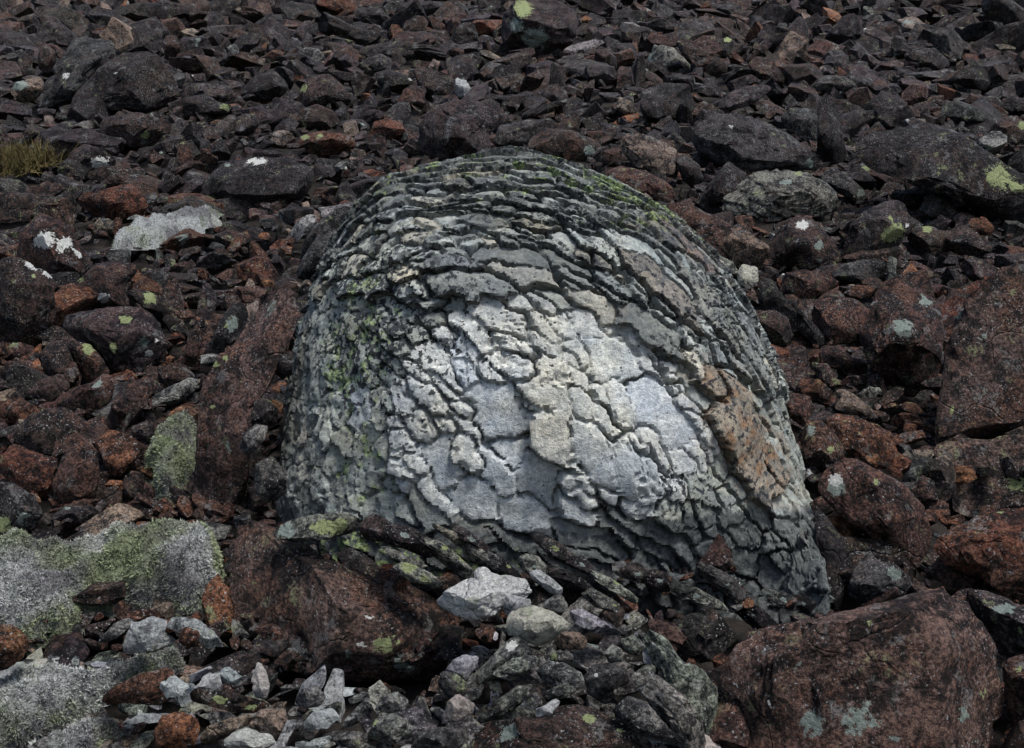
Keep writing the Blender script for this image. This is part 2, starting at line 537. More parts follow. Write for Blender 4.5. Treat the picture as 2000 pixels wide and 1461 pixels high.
    for i in tries:
        x, y = px[i], py[i]
        in_shell, fresh = shell_of[i], fresh_of[i]
        u1, u2, u3 = rng.random(3)
        th = float(theta(x, y)) + radians(rng.normal(0, 12))
        if y > 1010 and x < 1330:
            la, lc = 34 + 46 * u1, 10 + 8 * u2
            off, tilt = -0.02 + 0.03 * (u3 - .3), 0.012
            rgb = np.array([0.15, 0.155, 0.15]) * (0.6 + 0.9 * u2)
        elif in_shell:
            la, lc = 20 + 36 * u1 * u1, 6.5 + 7 * u2
            if rng.random() < 0.12: la *= 1.6; lc *= 1.9
            if x < 800: la, lc = 22 + 18 * u1, 13 + 8 * u2
            off = 0.026 + 0.018 * (u3 - .5)
            tilt = 0.009
            tone = 0.55 + 0.8 * rng.random()
            rgb = np.array([0.285, 0.300, 0.288]) * tone
            if rng.random() < 0.12: rgb = np.array([0.33, 0.31, 0.265]) * tone
            if y < 450: rgb = rgb * 0.8
        elif fresh:
            sz = math.exp(rng.normal(0, .40))
            la, lc = (22 + 20 * u1) * sz, (10 + 8 * u2) * sz
            off, tilt = 0.002 + 0.016 * (u3 - .5), 0.003
            tone = 0.88 + 0.18 * rng.random()
            rgb = np.array([0.422, 0.426, 0.415]) * tone
        else:
            la, lc = 16 + 22 * u1, 12 + 12 * u2
            if x < 760: th += radians(35); la, lc = 14 + 14 * u1, 12 + 10 * u2
            off, tilt = -0.004 + 0.018 * (u3 - .5), 0.005
            tone = 0.6 + 0.5 * rng.random()
            rgb = np.array([0.33, 0.335, 0.325]) * tone
            rgb = rgb * np.array([0.97, 1.0, 0.95])
        la *= k; lc *= k
        t, b = frame(i, th)
        if len(S_P):
            n0 = len(S_P)
            while filled < n0:
                aP[filled] = S_P[filled]; aT[filled] = TT[filled]; aB[filled] = BB[filled]; aL[filled] = par[filled][:2]; filled += 1
            d = aP[:n0] - P[i]
            near = (d * d).sum(1) < 0.12
            d = d[near]; pa = aL[:n0][near]
            A = (d * aT[:n0][near]).sum(1); B = (d * aB[:n0][near]).sum(1)
            rest = np.maximum((d * d).sum(1) - A * A - B * B, 0)
            m1 = A * A / pa[:, 0] ** 2 + B * B / pa[:, 1] ** 2 + rest / pa[:, 1] ** 2
            if len(m1) and m1.min() < 1.9 : continue
            A = d @ t; B = d @ b
            m2 = A * A / la ** 2 + B * B / lc ** 2
            if len(m2) and m2.min() < 1.5: continue
        seeds.append(i); S_P.append(P[i]); TT.append(t); BB.append(b)
        par.append([la, lc, off, *rgb, 0.06 * (rng.random() < 0.2), tilt])
    ns = len(seeds)
    print('t', time.time() - _t0, 'seeds')
    par = np.array(par); TT = np.array(TT); BB = np.array(BB)
    # warped nearest / second nearest plate for every point
    wq = P * 9.0
    wamp = 0.019 + 0.008 * (1 - shell_of)
    W = P + wamp[:, None] * np.stack([fbm(wq, 4), fbm(wq + 31.7, 4), fbm(wq + 77.1, 4)], 1) + 0.004 * np.stack([perlin(P * 70), perlin(P * 70 + 9), perlin(P * 70 + 19)], 1)
    F1 = np.full(N * N, 1e9); F2 = np.full(N * N, 1e9)
    I1 = np.full(N * N, -1); I2 = np.full(N * N, -1)
    G = P.reshape(N, N, 3); WG = W.reshape(N, N, 3)
    F1 = F1.reshape(N, N); F2 = F2.reshape(N, N); I1 = I1.reshape(N, N); I2 = I2.reshape(N, N)
    for s, i in enumerate(seeds):
        r, c = divmod(int(i), N)
        r1, c1 = min(r + 1, N - 1), min(c + 1, N - 1)
        sp = 0.5 * (np.linalg.norm(G[r1, c] - G[r1 - 1, c]) + np.linalg.norm(G[r, c1] - G[r, c1 - 1]))
        h = int(min(120, 2.1 * max(par[s, 0], par[s, 1]) / max(sp, 0.0022))) + 4
        a0, a1, b0, b1 = max(0, r - h), min(N, r + h + 1), max(0, c - h), min(N, c + h + 1)
        d = WG[a0:a1, b0:b1] - S_P[s]
        A = d @ TT[s]; B = d @ BB[s]
        rest = np.maximum((d * d).sum(-1) - A * A - B * B, 0)
        f = np.sqrt(A * A / par[s, 0] ** 2 + B * B / par[s, 1] ** 2 + rest / par[s, 1] ** 2)
        f1, f2, i1, i2 = F1[a0:a1, b0:b1], F2[a0:a1, b0:b1], I1[a0:a1, b0:b1], I2[a0:a1, b0:b1]
        k1 = f < f1
        k2 = (~k1) & (f < f2)
        f2[k1] = f1[k1]; i2[k1] = i1[k1]; f1[k1] = f[k1]; i1[k1] = s
        f2[k2] = f[k2]; i2[k2] = s
    print('t', time.time() - _t0, 'cells')
    F1, F2, I1, I2 = (q.ravel() for q in (F1, F2, I1, I2))
    ok = I1 >= 0
    j = np.where(ok, I1, 0); j2 = np.where(I2 >= 0, I2, j)
    bd = np.clip((F2 - F1), 0, 3) * 0.5 * np.minimum(par[j, 1], par[j2, 1])       # metres to the joint, roughly
    bd = np.where(ok, bd, 0.05)
    # every joint has its own strength
    hsh = ((np.minimum(j, j2) * 7919 + np.maximum(j, j2) * 104729) % 1000) / 1000.0
    amp = np.where(hsh < 0.22, 0.28, 0.5 + 0.65 * hsh)
    left = sstep(820, 680, px) * sstep(560, 640, py)
    amp = amp * (1 - 0.62 * left)
    d = W - np.array(S_P)[j]
    A = (d * TT[j]).sum(1) / par[j, 0]; B = (d * BB[j]).sum(1) / par[j, 1]
    h = par[j, 2] + par[j, 7] * np.clip(B, -1.6, 1.6)
    # random tilt per plate
    rt = rng.normal(0, 1, (ns, 2)) * np.array([0.0022, 0.0022])
    h = h + rt[j, 0] * np.clip(A, -2, 2) + rt[j, 1] * np.clip(B, -2, 2)
    fade = 0.40 + 0.60 * sstep(-0.25, 0.35, fbm(P * 7 + 3, 2))          # joints open and close along their length
    wid = 0.0043 * (0.5 + 0.9 * hsh)
    h = h - amp * fade * 0.050 * (1 - sstep(0, 1, bd / wid)) - 0.0014 * np.exp(-bd / 0.005) * (0.3 + amp * fade)
    # second, finer set of cracks and chips
    t50 = cos(radians(52)) * RIGHT - sin(radians(52)) * UP
    b50 = sin(radians(52)) * RIGHT + cos(radians(52)) * UP
    cq = np.stack([(W @ t50) / 0.085, (W @ b50) / 0.042, (W @ e3) / 0.06], 1)
    w1, w2, wid3 = worley(cq)
    sub = 0.8 * sstep(0.0, 0.4, fbm(P * 3.3 + 21, 2)) * np.where(par[j, 2] > -0.011, 1.0, 0.35)
    h = h - sub * 0.015 * (1 - sstep(0, 0.12, w2 - w1)) + sub * 0.004 * (wid3 - 0.5)
    # lamination along the foliation, pits and roughness
    lamx = (P * TT[j]).sum(1); lamy = (P * BB[j]).sum(1); lamz = (P * Nn).sum(1)
    lam = fbm(np.stack([lamx * 7, lamy * 45, lamz * 45], 1), 3)
    shell = sstep(0.015, 0.03, par[j, 2])
    h = h + lam * (0.0012 + 0.0022 * shell)
    rough = fbm(P * 26, 4)
    h = h + rough * (0.0018 + 0.0036 * left + 0.0015 * shell) + 0.010 * fbm(P * 5 + 8, 2)
    pit = fbm(P * 42 + 5, 2)
    h = h - np.maximum(pit - 0.45, 0) * 0.022 * left
    h = np.where(ok, h, 0)
    Pf = P + Nn * h[:, None]
    # overhang: proud lower edges lean out over the plate below
    Pf = Pf + BB[j] * (np.clip(h, 0, 0.05) * 0.35 * shell * ok)[:, None]

    Gs = Pf.reshape(N, N, 3)                  # take the saw teeth of the grid off the plate edges
    Av = Gs.copy()
    Av[1:-1, 1:-1] = 0.25 * (Gs[:-2, 1:-1] + Gs[2:, 1:-1] + Gs[1:-1, :-2] + Gs[1:-1, 2:])
    Pf = (0.80 * Gs + 0.20 * Av).reshape(-1, 3)
    print('t', time.time() - _t0, 'height')
    tint = np.zeros((N * N, 4), np.float32)
    tint[:, :3] = par[j, 3:6]; tint[:, 3] = par[j, 6]
    tint[~ok, :3] = 0.12
    # iron stain, running with the foliation across plates and cracks
    def streak(x, y, ang, l, w):
        c, s = cos(radians(ang)), sin(radians(ang))
        u, v = (px - x) * c + (py - y) * s, -(px - x) * s + (py - y) * c
        return np.exp(-(u / l) ** 2 - (v / w) ** 2)
    stain = 1.35 * streak(1450, 850, 58, 135, 56) + 0.5 * streak(1050, 870, 70, 50, 22) + 0.45 * streak(1160, 605, 15, 60, 16) + 0.5 * streak(1320, 470, 36, 120, 20) \
        + 0.4 * streak(1010, 700, 10, 70, 14) + 0.4 * streak(590, 860, 80, 90, 22)
    tint[:, 3] = np.maximum(tint[:, 3] * 0.3, np.clip(stain, 0, 1))
    # the stone's own broad changes of colour
    big = fbm(P * 2.5 + 40, 3)
    tint[:, :3] *= (1 + 0.22 * big)[:, None] * (1.0 + 0.22 * in_poly(FRESH, px, py))[:, None]
    warm = sstep(0.0, 0.5, fbm(P * 3.1 + 11, 3))[:, None] * np.array([0.04, 0.01, -0.06])
    tint[:, :3] *= 1 + warm
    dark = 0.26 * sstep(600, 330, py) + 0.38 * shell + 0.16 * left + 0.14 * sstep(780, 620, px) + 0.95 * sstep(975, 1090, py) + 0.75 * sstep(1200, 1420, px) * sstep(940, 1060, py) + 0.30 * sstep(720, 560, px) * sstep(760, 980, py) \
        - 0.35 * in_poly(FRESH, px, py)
    green = 0.17 + 0.13 * shell + 0.12 * left + 0.34 * np.exp(-((px - 690) / 70) ** 2 - ((py - 720) / 150) ** 2) + 0.30 * np.exp(-((px - 1260) / 160) ** 2 - ((py - 410) / 60) ** 2) \
        + 0.22 * sstep(470, 320, py) + 0.36 * sstep(1000, 1080, py) * sstep(1250, 900, px) + 0.26 * np.exp(-((px - 740) / 60) ** 2 - ((py - 560) / 120) ** 2) \
        + 0.2 * np.exp(-((px - 720) / 90) ** 2 - ((py - 950) / 90) ** 2)
    speck = 0.15 + 0.08 * left + 0.5 * np.exp(-((px - 720) / 110) ** 2 - ((py - 660) / 170) ** 2) + 0.32 * np.exp(-((px - 880) / 110) ** 2 - ((py - 660) / 80) ** 2) \
        + 0.42 * np.exp(-((px - 1330) / 60) ** 2 - ((py - 960) / 60) ** 2) + 0.3 * shell
    spec_free = in_poly([(880,760),(1120,720),(1350,780),(1330,900),(1150,1060),(900,1000)], px, py)
    speck = np.where(spec_free, speck * 0.35, speck)
    tint[:, :3] *= 1.0 * np.array([0.97, 1.0, 0.99])
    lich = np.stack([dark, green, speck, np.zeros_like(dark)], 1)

    # split: the 300 largest plates in sight are parts, the other plates one mass, joints and back the core
    idx = np.arange(N * N).reshape(N, N)
    Q = np.stack([idx[:-1, :-1], idx[:-1, 1:], idx[1:, 1:], idx[1:, :-1]], -1).reshape(-1, 4)
    Nf = normals(Pf)
    if ((Nf @ e3).mean()) < 0:
        Q = Q[:, ::-1]
    a, b, c, dd = (j[Q[:, q]] for q in range(4))
    same = (a == b) & (b == c) & (c == dd) & ok[Q].all(1)
    fid = np.where(same & (bd[Q].min(1) > 0.0012), a, -1)
    front = (gam < radians(92))[Q[:, 0]]
    cnt = np.bincount(fid[(fid >= 0) & front], minlength=ns)
    keep = np.argsort(-cnt)[:296]
    keep = keep[cnt[keep] > 40]

    root = link('weathered_boulder', None)
    root.location = ctr - np.array([0, 0, 0.9])
    o3 = np.array(root.location)
    tag(root, 'huge domed pale grey boulder with flaking, cracked plates and a scaly crown', 'boulder')
    def piece(name, faces, extra=None):
        used, inv = np.unique(faces, return_inverse=True)
        vv = Pf[used] - o3
        ff = inv.reshape(faces.shape)
        me = mesh_np(name, vv, ff)
        vattr(me, 'tint', tint[used]); vattr(me, 'lich', lich[used])
        sharp(me, 38)
        return link(name, me, SCHIST, root)
    iskeep = np.zeros(ns + 1, bool); iskeep[keep] = True
    core_f = Q[fid < 0]
    o = piece('core', core_f)
    # close the back
    border = np.concatenate([idx[0, :], idx[1:, -1], idx[-1, -2::-1], idx[-2:0:-1, 0]])[::6]
    bv = Pf[border] - o3
    mid = bv.mean(0) - e3 * 0.25
    vv = np.vstack([bv, mid[None]])
    nb = len(border)
    me = mesh_np('back', vv, np.stack([np.arange(nb), np.roll(np.arange(nb), -1), np.full(nb, nb)], 1))
    vattr(me, 'tint', np.full((nb + 1, 4), 0.12)); vattr(me, 'lich', np.zeros((nb + 1, 4)))
    link('back_face', me, SCHIST, root)
    # a plate is one connected piece; stray crumbs of it join the small plates
    lab = np.arange(N * N)
    pf = np.where(fid >= 0)[0]; qp = Q[pf]
    while True:
        m = lab[qp].min(1)
        new = lab.copy()
        for q in range(4): np.minimum.at(new, qp[:, q], m)
        new = new[new]
        if (new == lab).all(): break
        lab = new
    fl = lab[Q[:, 0]]
    crumb = np.zeros(len(Q), bool)
    for s in keep:
        w = np.where(fid == s)[0]
        u, n_ = np.unique(fl[w], return_counts=True)
        if len(u) > 1: crumb[w[fl[w] != u[n_.argmax()]]] = True
    rest_f = Q[(fid >= 0) & (~iskeep[fid] | crumb)]
    fid = np.where(crumb, -1, fid)
    o = piece('small_plates', rest_f); o['kind'] = 'stuff'
    order = np.argsort(fid, kind='stable')
    sf = fid[order]
    for s in keep:
        a0, a1 = np.searchsorted(sf, [s, s + 1])
        o = piece('plate', Q[order[a0:a1]])
        if s == 0: o['label'] = 'proud orange-brown stained plate'
    zmark([(740,350),(690,410),(650,480),(605,570),(578,640),(558,740),(547,830),(532,920),(512,1000),(700,1020),(1000,1120),(1250,1180),(1450,1205),(1630,1190),(1612,1040),(1592,960),(1570,860),(1540,770),(1505,690),(1455,590),(1400,510),(1330,435),(1250,382),(1150,333),(1000,293),(840,326)], BDEPTH - 0.75)
    zmark([(1480,880),(1575,870),(1592,960),(1612,1040),(1642,1130),(1640,1190),(1450,1205),(1430,1000)], 4.30, True)
    print('t', time.time() - _t0, 'boulder plates', ns, 'kept', len(keep))
    return root
BOULDER = build_boulder()

# ------------------------------------------------------------------ single stones, outline by outline
def spots_field(spots, X, Y, front):
    f = np.zeros((len(X), 3))
    ch = {'g': 0, 'w': 1, 'm': 2}
    for (t, sx, sy, r, *asp) in spots:
        ax = asp[0] if asp else 1.0
        an = radians(asp[1]) if len(asp) > 1 else 0.0
        dx, dy = X - sx, Y - sy
        dx, dy = dx * cos(an) + dy * sin(an), (-dx * sin(an) + dy * cos(an))
        d = np.hypot(dx, dy * ax)
        f[:, ch[t]] = np.maximum(f[:, ch[t]], np.where(front, np.clip(1 - d / (2.0 * r), 0, 1), 0))
    return f

def shape_solid(poly, depth, D, n, r, e=0.72, rough=1.0, strata=0.0, facets=True, up_facet=0.60, planes=None, slab=False):
    cx, cy = poly_mid(poly)
    k = depth / FPX
    ctr = at(cx, cy, depth)
    e3 = CAM - ctr; e3 /= np.linalg.norm(e3)
    pt, R = polar_table(poly, cx, cy)
    R = np.convolve(np.concatenate([R[-3:], R, R[:3]]), np.ones(7) / 7, 'valid')
    v, f = ico(n)
    psi = np.arctan2(v[:, 1], v[:, 0])
    s = np.hypot(v[:, 0], v[:, 1])
    Rp = polar_at(pt, R, psi)
    S = s ** e
    X = Rp * S * np.cos(psi); Y = Rp * S * np.sin(psi); Z = D / k * np.sign(v[:, 2]) * np.abs(v[:, 2]) ** e
    L = np.stack([X, Y, Z], 1)
    if facets:
        pl = [((r.normal(0, .25), 0.85, 0.55), up_facet + r.uniform(-.05, .12)), ((r.normal(0, .25), -0.12, 1.0), r.uniform(.66, .82))]
        if slab: pl[1] = ((r.normal(0, .2), r.uniform(-.1, .35), 1.0), .48)
        for _ in range(11):
            a = r.uniform(0, 2 * pi)
            pl.append(((cos(a) * r.uniform(.5, 1), sin(a) * r.uniform(.3, 1), r.uniform(.35, 1)), r.uniform(.66, .90)))
        if planes: pl = [((x, y, z), fr) for x, y, z, fr in planes] + pl[-4:]
        for _ in range(4):
            a = r.uniform(0, 2 * pi)
            pl.append(((cos(a), sin(a), -r.uniform(.3, 1)), r.uniform(.6, .85)))
        for nn, fr in pl:
            nn = np.array(nn); nn /= np.linalg.norm(nn)
            q = L @ nn
            o = fr * q.max()
            L = L - np.maximum(q - o, 0)[:, None] * nn * 0.985
    size = math.sqrt((X.max() - X.min()) * (Y.max() - Y.min()))
    off = r.uniform(-50, 50, 3)
    rad = L / (np.linalg.norm(L, axis=1)[:, None] + 1e-9)
    q = L / size
    disp = 0.009 * fbm(q * 2.2 + off, 3) + 0.009 * fbm(q * 7 + off, 3) + 0.007 * fbm(q * 21 + off, 2)
    # chipped, ledged surface
    ridge = 1 - np.abs(fbm(q * 3.4 + off + 9, 2))
    disp -= 0.020 * sstep(0.80, 1.0, ridge)
    if strata:
        ang = radians(-35)
        w = q[:, 0] * sin(ang) * -1 + q[:, 1] * cos(ang) + 0.12 * fbm(q * 2.0 + off, 2)
        t = w * 9.0
        saw = np.abs(t - np.floor(t) - 0.5) * 2
        disp += strata * 0.022 * (sstep(0.1, 0.5, saw) - 0.7) + strata * .014 * fbm(np.stack([q[:, 0] * 3, w * 16, q[:, 2] * 3], 1), 2)
    L = L + rad * (disp * size * rough)[:, None]
    for _ in range(3):
        P = ctr + k * (L[:, :1] * RIGHT + L[:, 1:2] * UP) + (k * L[:, 2:]) * e3
        qx, qy, _z = project(P)
        ra = outline_ratio(qx, qy, cx, cy, pt, R, 48)
        L[:, :2] *= ra[:, None]
    P = ctr + k * (L[:, :1] * RIGHT + L[:, 1:2] * UP) + (k * L[:, 2:]) * e3
    qx, qy, _z = project(P)
    return P, f, qx, qy, v[:, 2] > -0.25, ctr, k

# rows: kind, colour, label, outline, options (depth: metres; sp: lichen spots; D: half thickness factor; st: strata)
H = []
def S(name, col, label, poly, **o): H.append((name, col, label, poly, o))

# ---- upper slope
S('boulder','dark','large dark brown pyramid-shaped boulder with faint white streaks, far up the slope',[(137,210),(147,178),(210,119),(245,101),(297,100),(315,112),(336,143),(350,171),(345,191),(315,210),(276,219),(245,213),(196,224),(140,231)],sp=[('w',225,143,5,3,-20),('w',275,107,4,3,-10)])
S('boulder','dark','dark stone rising behind the large pyramid-shaped boulder',[(224,101),(252,59),(290,37),(315,45),(320,66),(315,98),(301,104)],sp=[('w',245,66,5,2,-15)])
S('slab','slate','broad dark slab leaning against the side of the pyramid-shaped boulder',[(60,216),(87,182),(115,122),(140,77),(165,70),(224,80),(226,101),(206,122),(168,160),(140,195)],sp=[('w',130,148,7)])
S('stone','brown','upright brown blade of stone beside the broad dark slab',[(73,115),(79,84),(87,82),(108,101),(110,122),(94,145),(77,136)])
S('stone','tan','small rounded stone with a pale grey-green moss cap',[(21,180),(28,161),(49,156),(75,149),(87,161),(80,185),(66,199),(31,199)],sp=[('m',38,165,14)])
S('boulder','brown','squarish brown block with one yellow-green lichen dot below the pyramid-shaped boulder',[(194,273),(196,238),(210,227),(273,219),(329,233),(339,252),(322,268),(300,285),(262,290),(210,280)],sp=[('g',285,264,8),('w',207,231,6,3)])
S('stone','purple','low flat purple-brown stone near the upper white-flecked pyramid boulder',[(352,180),(370,165),(420,163),(455,175),(462,195),(420,200),(370,198)])
S('stone','dark','dark stone with a fringe of green lichen over a black hollow',[(326,215),(340,195),(400,183),(430,200),(460,208),(455,226),(400,226),(355,232)],sp=[('g',440,208,9)])
S('stone','purple','rounded grey-purple stone beside a black hollow',[(455,258),(457,235),(475,222),(500,225),(508,240),(495,262),(470,268)])
S('boulder','brown','wide brown boulder with a shadowed face and two pale green lichen patches',[(575,215),(585,180),(600,150),(640,143),(670,165),(690,195),(680,207),(640,203)],sp=[('g',592,172,8,1)])
S('stone','dark','dark wedge-shaped stone with a steep lit edge on the upper slope',[(465,188),(480,165),(500,145),(535,136),(560,160),(570,190),(540,197),(500,195)])
S('stone','brown','roundish brown stone with a bright green lichen dot on its side',[(575,232),(590,212),(620,203),(650,215),(666,240),(640,255),(600,250)],sp=[('g',590,245,9)])
S('stone','rust','rusty low stone with two pale green lichen smears',[(578,280),(595,262),(630,255),(680,262),(700,280),(680,297),(640,305),(600,300)],sp=[('g',595,268,9,1.6),('g',625,265,7,2)])
S('stone','brown','narrow brown standing stone far up the slope beside stacked slabs',[(318,85),(325,68),(345,72),(352,95),(345,115),(325,112)])
S('boulder','dark','large dark stone lying flat at the upper edge of the slope beside smaller rubble',[(145,38),(160,22),(200,20),(240,28),(245,40),(200,42)])
S('slab','dark','dark slab at the very top of the slope with a grey lichen top',[(270,22),(285,5),(330,2),(370,8),(375,28),(330,38),(290,36)])
S('slab','dark','long low dark slab crossing the slope above the round mossy-topped boulder gap',[(692,105),(702,91),(765,80),(807,84),(860,91),(895,101),(867,112),(825,115),(790,121),(737,116)])
S('boulder','purple','round purple boulder with a broken grey face and green moss on its crown',[(977,66),(982,28),(1010,-4),(1056,-10),(1101,5),(1128,26),(1131,63),(1115,91),(1077,112),(1035,119),(1000,105),(982,84)],sp=[('g',1022,17,17,1),('m',1045,75,24,1.3),('m',1010,50,14)],D=1.0)
S('stone','slate','blunt dark stone tucked below the long low slab',[(706,138),(720,112),(744,105),(765,119),(769,138)])
S('stone','dark','dark stone with a pale glinting edge below the blunt dark stone',[(727,142),(762,136),(797,147),(811,164),(790,178),(748,178),(737,160)],sp=[('w',802,155,4,2,30)])  # edge glint painted on through the white lichen field
S('stone','blue','pale grey-white stone standing out among brown rubble',[(888,178),(891,150),(909,160),(928,182),(916,192),(895,191)])
S('stone','red','steep red-brown stone with fine pale flecks beside small rubble',[(772,202),(790,175),(804,163),(828,175),(832,210),(804,212)])
S('boulder','purple','broad purple-brown boulder just uphill of the domed boulder crown',[(814,290),(821,238),(846,206),(895,192),(947,199),(986,213),(1007,231),(972,245),(958,266),(958,302),(916,310),(860,315),(832,305)])
S('slab','dark','thin dark slab lying tilted on the broad purple-brown boulder',[(1007,231),(1035,213),(1087,196),(1122,203),(1087,213),(1052,227),(1021,234)])
S('slab','slate','dark shelf-like slab over a black gap uphill of the domed boulder',[(961,284),(975,245),(1028,234),(1080,231),(1090,245),(1060,265),(1030,280),(990,292)])
S('boulder','brown','brown boulder carrying one round grey-green lichen rosette',[(1028,280),(1063,248),(1122,255),(1168,275),(1180,300),(1140,318),(1080,315),(1045,302)],sp=[('m',1152,294,12)])
S('boulder','tan','tan grey block with a straight slanting top behind the domed boulder',[(1210,269),(1238,257),(1280,270),(1322,290),(1318,342),(1280,345),(1240,325),(1218,300)])
S('stone','brown','low brown stone wedged beside the tan grey block',[(1168,305),(1180,292),(1205,288),(1230,302),(1226,318),(1196,326),(1175,320)])
S('slab','red','long red-brown slab resting against the shoulder of the domed boulder',[(1175,340),(1210,322),(1262,334),(1308,358),(1326,385),(1290,400),(1245,380),(1196,358)])
S('boulder','dark','dark angular block with a grey top on the open slope',[(1248,214),(1256,175),(1297,162),(1350,166),(1358,215),(1330,232),(1300,228),(1266,242)])
S('stone','tan','small tan pointed stone beside the dark angular block',[(1203,212),(1210,192),(1231,197),(1248,224),(1231,230)])
S('stone','purple','smooth purple-brown stone above a slanting dark slab',[(1056,184),(1070,168),(1090,164),(1112,189),(1098,199),(1070,197)])
S('stone','tan','short tan cylinder-like stone standing among rubble',[(832,138),(846,115),(860,122),(852,143)])
S('stone','rust','curved rust-brown stone with a lit rim',[(718,275),(730,238),(755,231),(783,238),(800,266),(772,272)])
S('stone','dark','dark ridge of rock at the top edge of the slope',[(682,40),(699,14),(744,15),(769,42),(720,46)])
S('boulder','dark','largest dark block on the skyline of rubble beside the round purple boulder',[(769,31),(790,3),(846,1),(862,21),(818,35)])
S('stone','orange','small orange stone lying beside the round purple boulder',[(1134,38),(1145,30),(1158,38),(1152,46),(1140,46)])

# ---- upper slope, far side
S('slab','slate','long tilted slab with a smooth grey upper face and dark front',[(1350,275),(1358,245),(1394,220),(1447,222),(1496,238),(1552,266),(1594,305),(1622,333),(1594,345),(1545,340),(1496,332),(1450,340),(1405,326),(1362,304)],sp=[('w',1430,248,6,2,25),('m',1580,320,9)],D=0.9)
S('slab','dark','long dark slab plunging downhill with a big yellow-green lichen patch',[(1653,282),(1671,264),(1713,255),(1765,241),(1804,236),(1860,250),(1895,271),(1947,306),(2030,355),(2030,455),(1947,445),(1895,414),(1846,382),(1790,368),(1737,350),(1692,326),(1660,304)],sp=[('g',1950,345,30,1.3,35),('g',1990,365,12),('g',1910,372,5),('w',1945,374,6,3,10)],D=0.8)
S('boulder','flaky','flaky grey-green boulder with layered edges below the tilted grey slab',[(1394,410),(1422,378),(1450,350),(1475,334),(1524,330),(1573,336),(1615,353),(1638,381),(1636,410),(1608,427),(1545,424),(1524,434),(1496,438),(1450,420),(1415,417)],st=1.0,sp=[('m',1535,355,12,2),('g',1560,340,8,2)])
S('boulder','brown','brown boulder with a pale white lichen cap',[(1492,487),(1514,456),(1552,424),(1578,422),(1601,439),(1627,472),(1646,504),(1630,524),(1586,526),(1522,528),(1499,505)],sp=[('w',1568,440,13,1.5),('m',1600,480,10)])
S('boulder','purple','rounded purple boulder with one bright yellow-green lichen patch',[(1644,490),(1662,438),(1687,412),(1721,396),(1759,390),(1780,423),(1776,449),(1757,481),(1740,494),(1702,513),(1657,513)],sp=[('g',1745,456,23,1.3,-30),('g',1740,424,5),('w',1772,440,5)])
S('stone','slate','grey-brown pyramid stone above a small rounded red stone',[(1793,410),(1818,371),(1839,364),(1860,392),(1883,434),(1860,441),(1818,424)])
S('stone','rust','small rounded rust-red stone below the grey-brown pyramid stone',[(1888,438),(1902,425),(1926,428),(1942,444),(1937,459),(1909,459)])
S('stone','brown','brown stone with a small yellow lichen disc beside the rounded purple boulder',[(1769,468),(1783,444),(1818,441),(1846,455),(1860,490),(1825,499),(1790,484)],sp=[('g',1811,447,10,1.6)])
S('stone','brown','plain brown stone next to the stone with a yellow lichen disc',[(1846,458),(1867,441),(1895,444),(1930,472),(1942,492),(1895,504),(1860,494)])
S('stone','dark','tall dark standing stone between two long slabs',[(1595,305),(1597,196),(1608,180),(1629,187),(1634,217),(1645,252),(1654,305),(1640,328),(1608,322)])
S('stone','slate','grey stone leaning behind the tall dark standing stone',[(1522,230),(1545,210),(1597,212),(1600,295),(1566,272),(1538,256)])
S('boulder','dark','dark rounded hump of rock above the long plunging slab',[(1672,244),(1688,206),(1723,176),(1765,194),(1788,224),(1781,246),(1720,252)])
S('stone','slate','rounded grey slab beyond the dark rounded hump',[(1835,221),(1848,199),(1874,196),(1912,211),(1932,231),(1912,249),(1867,240)])
S('slab','slate','flat pale-topped slab stacked above the long tilted slab',[(1396,210),(1422,182),(1454,168),(1496,164),(1512,171),(1482,198),(1454,210),(1415,217)])
S('slab','brown','long brown slab slanting downhill near the upper slope edge',[(1316,79),(1338,68),(1356,92),(1401,106),(1424,130),(1417,149),(1387,149),(1352,124),(1328,103)])
S('stone','brown','brown slab with a rounded top next to the long slanting brown slab',[(1459,128),(1475,110),(1503,113),(1524,138),(1540,163),(1506,168),(1475,144)])
S('boulder','dark','black peaked boulder casting shade high on the slope',[(1475,74),(1496,45),(1538,54),(1562,28),(1576,43),(1582,86),(1559,98),(1510,98)])
S('boulder','slate','grey-brown boulder beside the small stone with a green tip',[(1319,74),(1328,45),(1356,35),(1387,43),(1407,63),(1387,88),(1345,88)])
S('stone','dark','small dark triangular stone with a green lichen tip',[(1371,98),(1419,71),(1435,80),(1424,114),(1391,105)],sp=[('g',1422,77,8,1.4)])
S('slab','dark','low dark slab lying across the upper slope beyond the rubble',[(1763,117),(1772,97),(1825,93),(1855,119),(1844,137),(1790,123)])
S('boulder','slate','grey speckled boulder near the far edge of the slope',[(1816,82),(1825,62),(1860,54),(1883,80),(1879,114),(1846,116)])
S('boulder','dark','square dark boulder set on its corner',[(1848,156),(1902,117),(1942,150),(1925,179),(1877,169)])
S('stone','slate','low grey-topped stone with a pale lichen patch on the open rubble',[(1578,170),(1608,147),(1650,148),(1680,171),(1650,187),(1597,186)],sp=[('w',1640,180,4,2)])
S('slab','slate','narrow dark slab pointing downhill with a grey tip',[(1595,348),(1625,323),(1660,346),(1697,378),(1683,403),(1636,375)],sp=[('m',1680,377,8)])
S('stone','brown','brown stone between the narrow dark slab and the long plunging slab',[(1676,333),(1702,313),(1751,334),(1767,357),(1734,375),(1702,354)],sp=[('g',1690,330,8)])
S('stone','dark','dark notched stone below the long plunging slab',[(1739,373),(1779,369),(1804,353),(1816,376),(1790,403),(1748,399)])
S('stone','dark','dark triangular stone beside the flaky grey-green boulder',[(1364,399),(1380,364),(1422,313),(1459,340),(1452,373),(1415,392),(1391,410)])
S('stone','dark','narrow dark stone on edge uphill of the domed boulder shoulder',[(1319,308),(1338,299),(1366,323),(1375,352),(1354,371),(1331,349)])
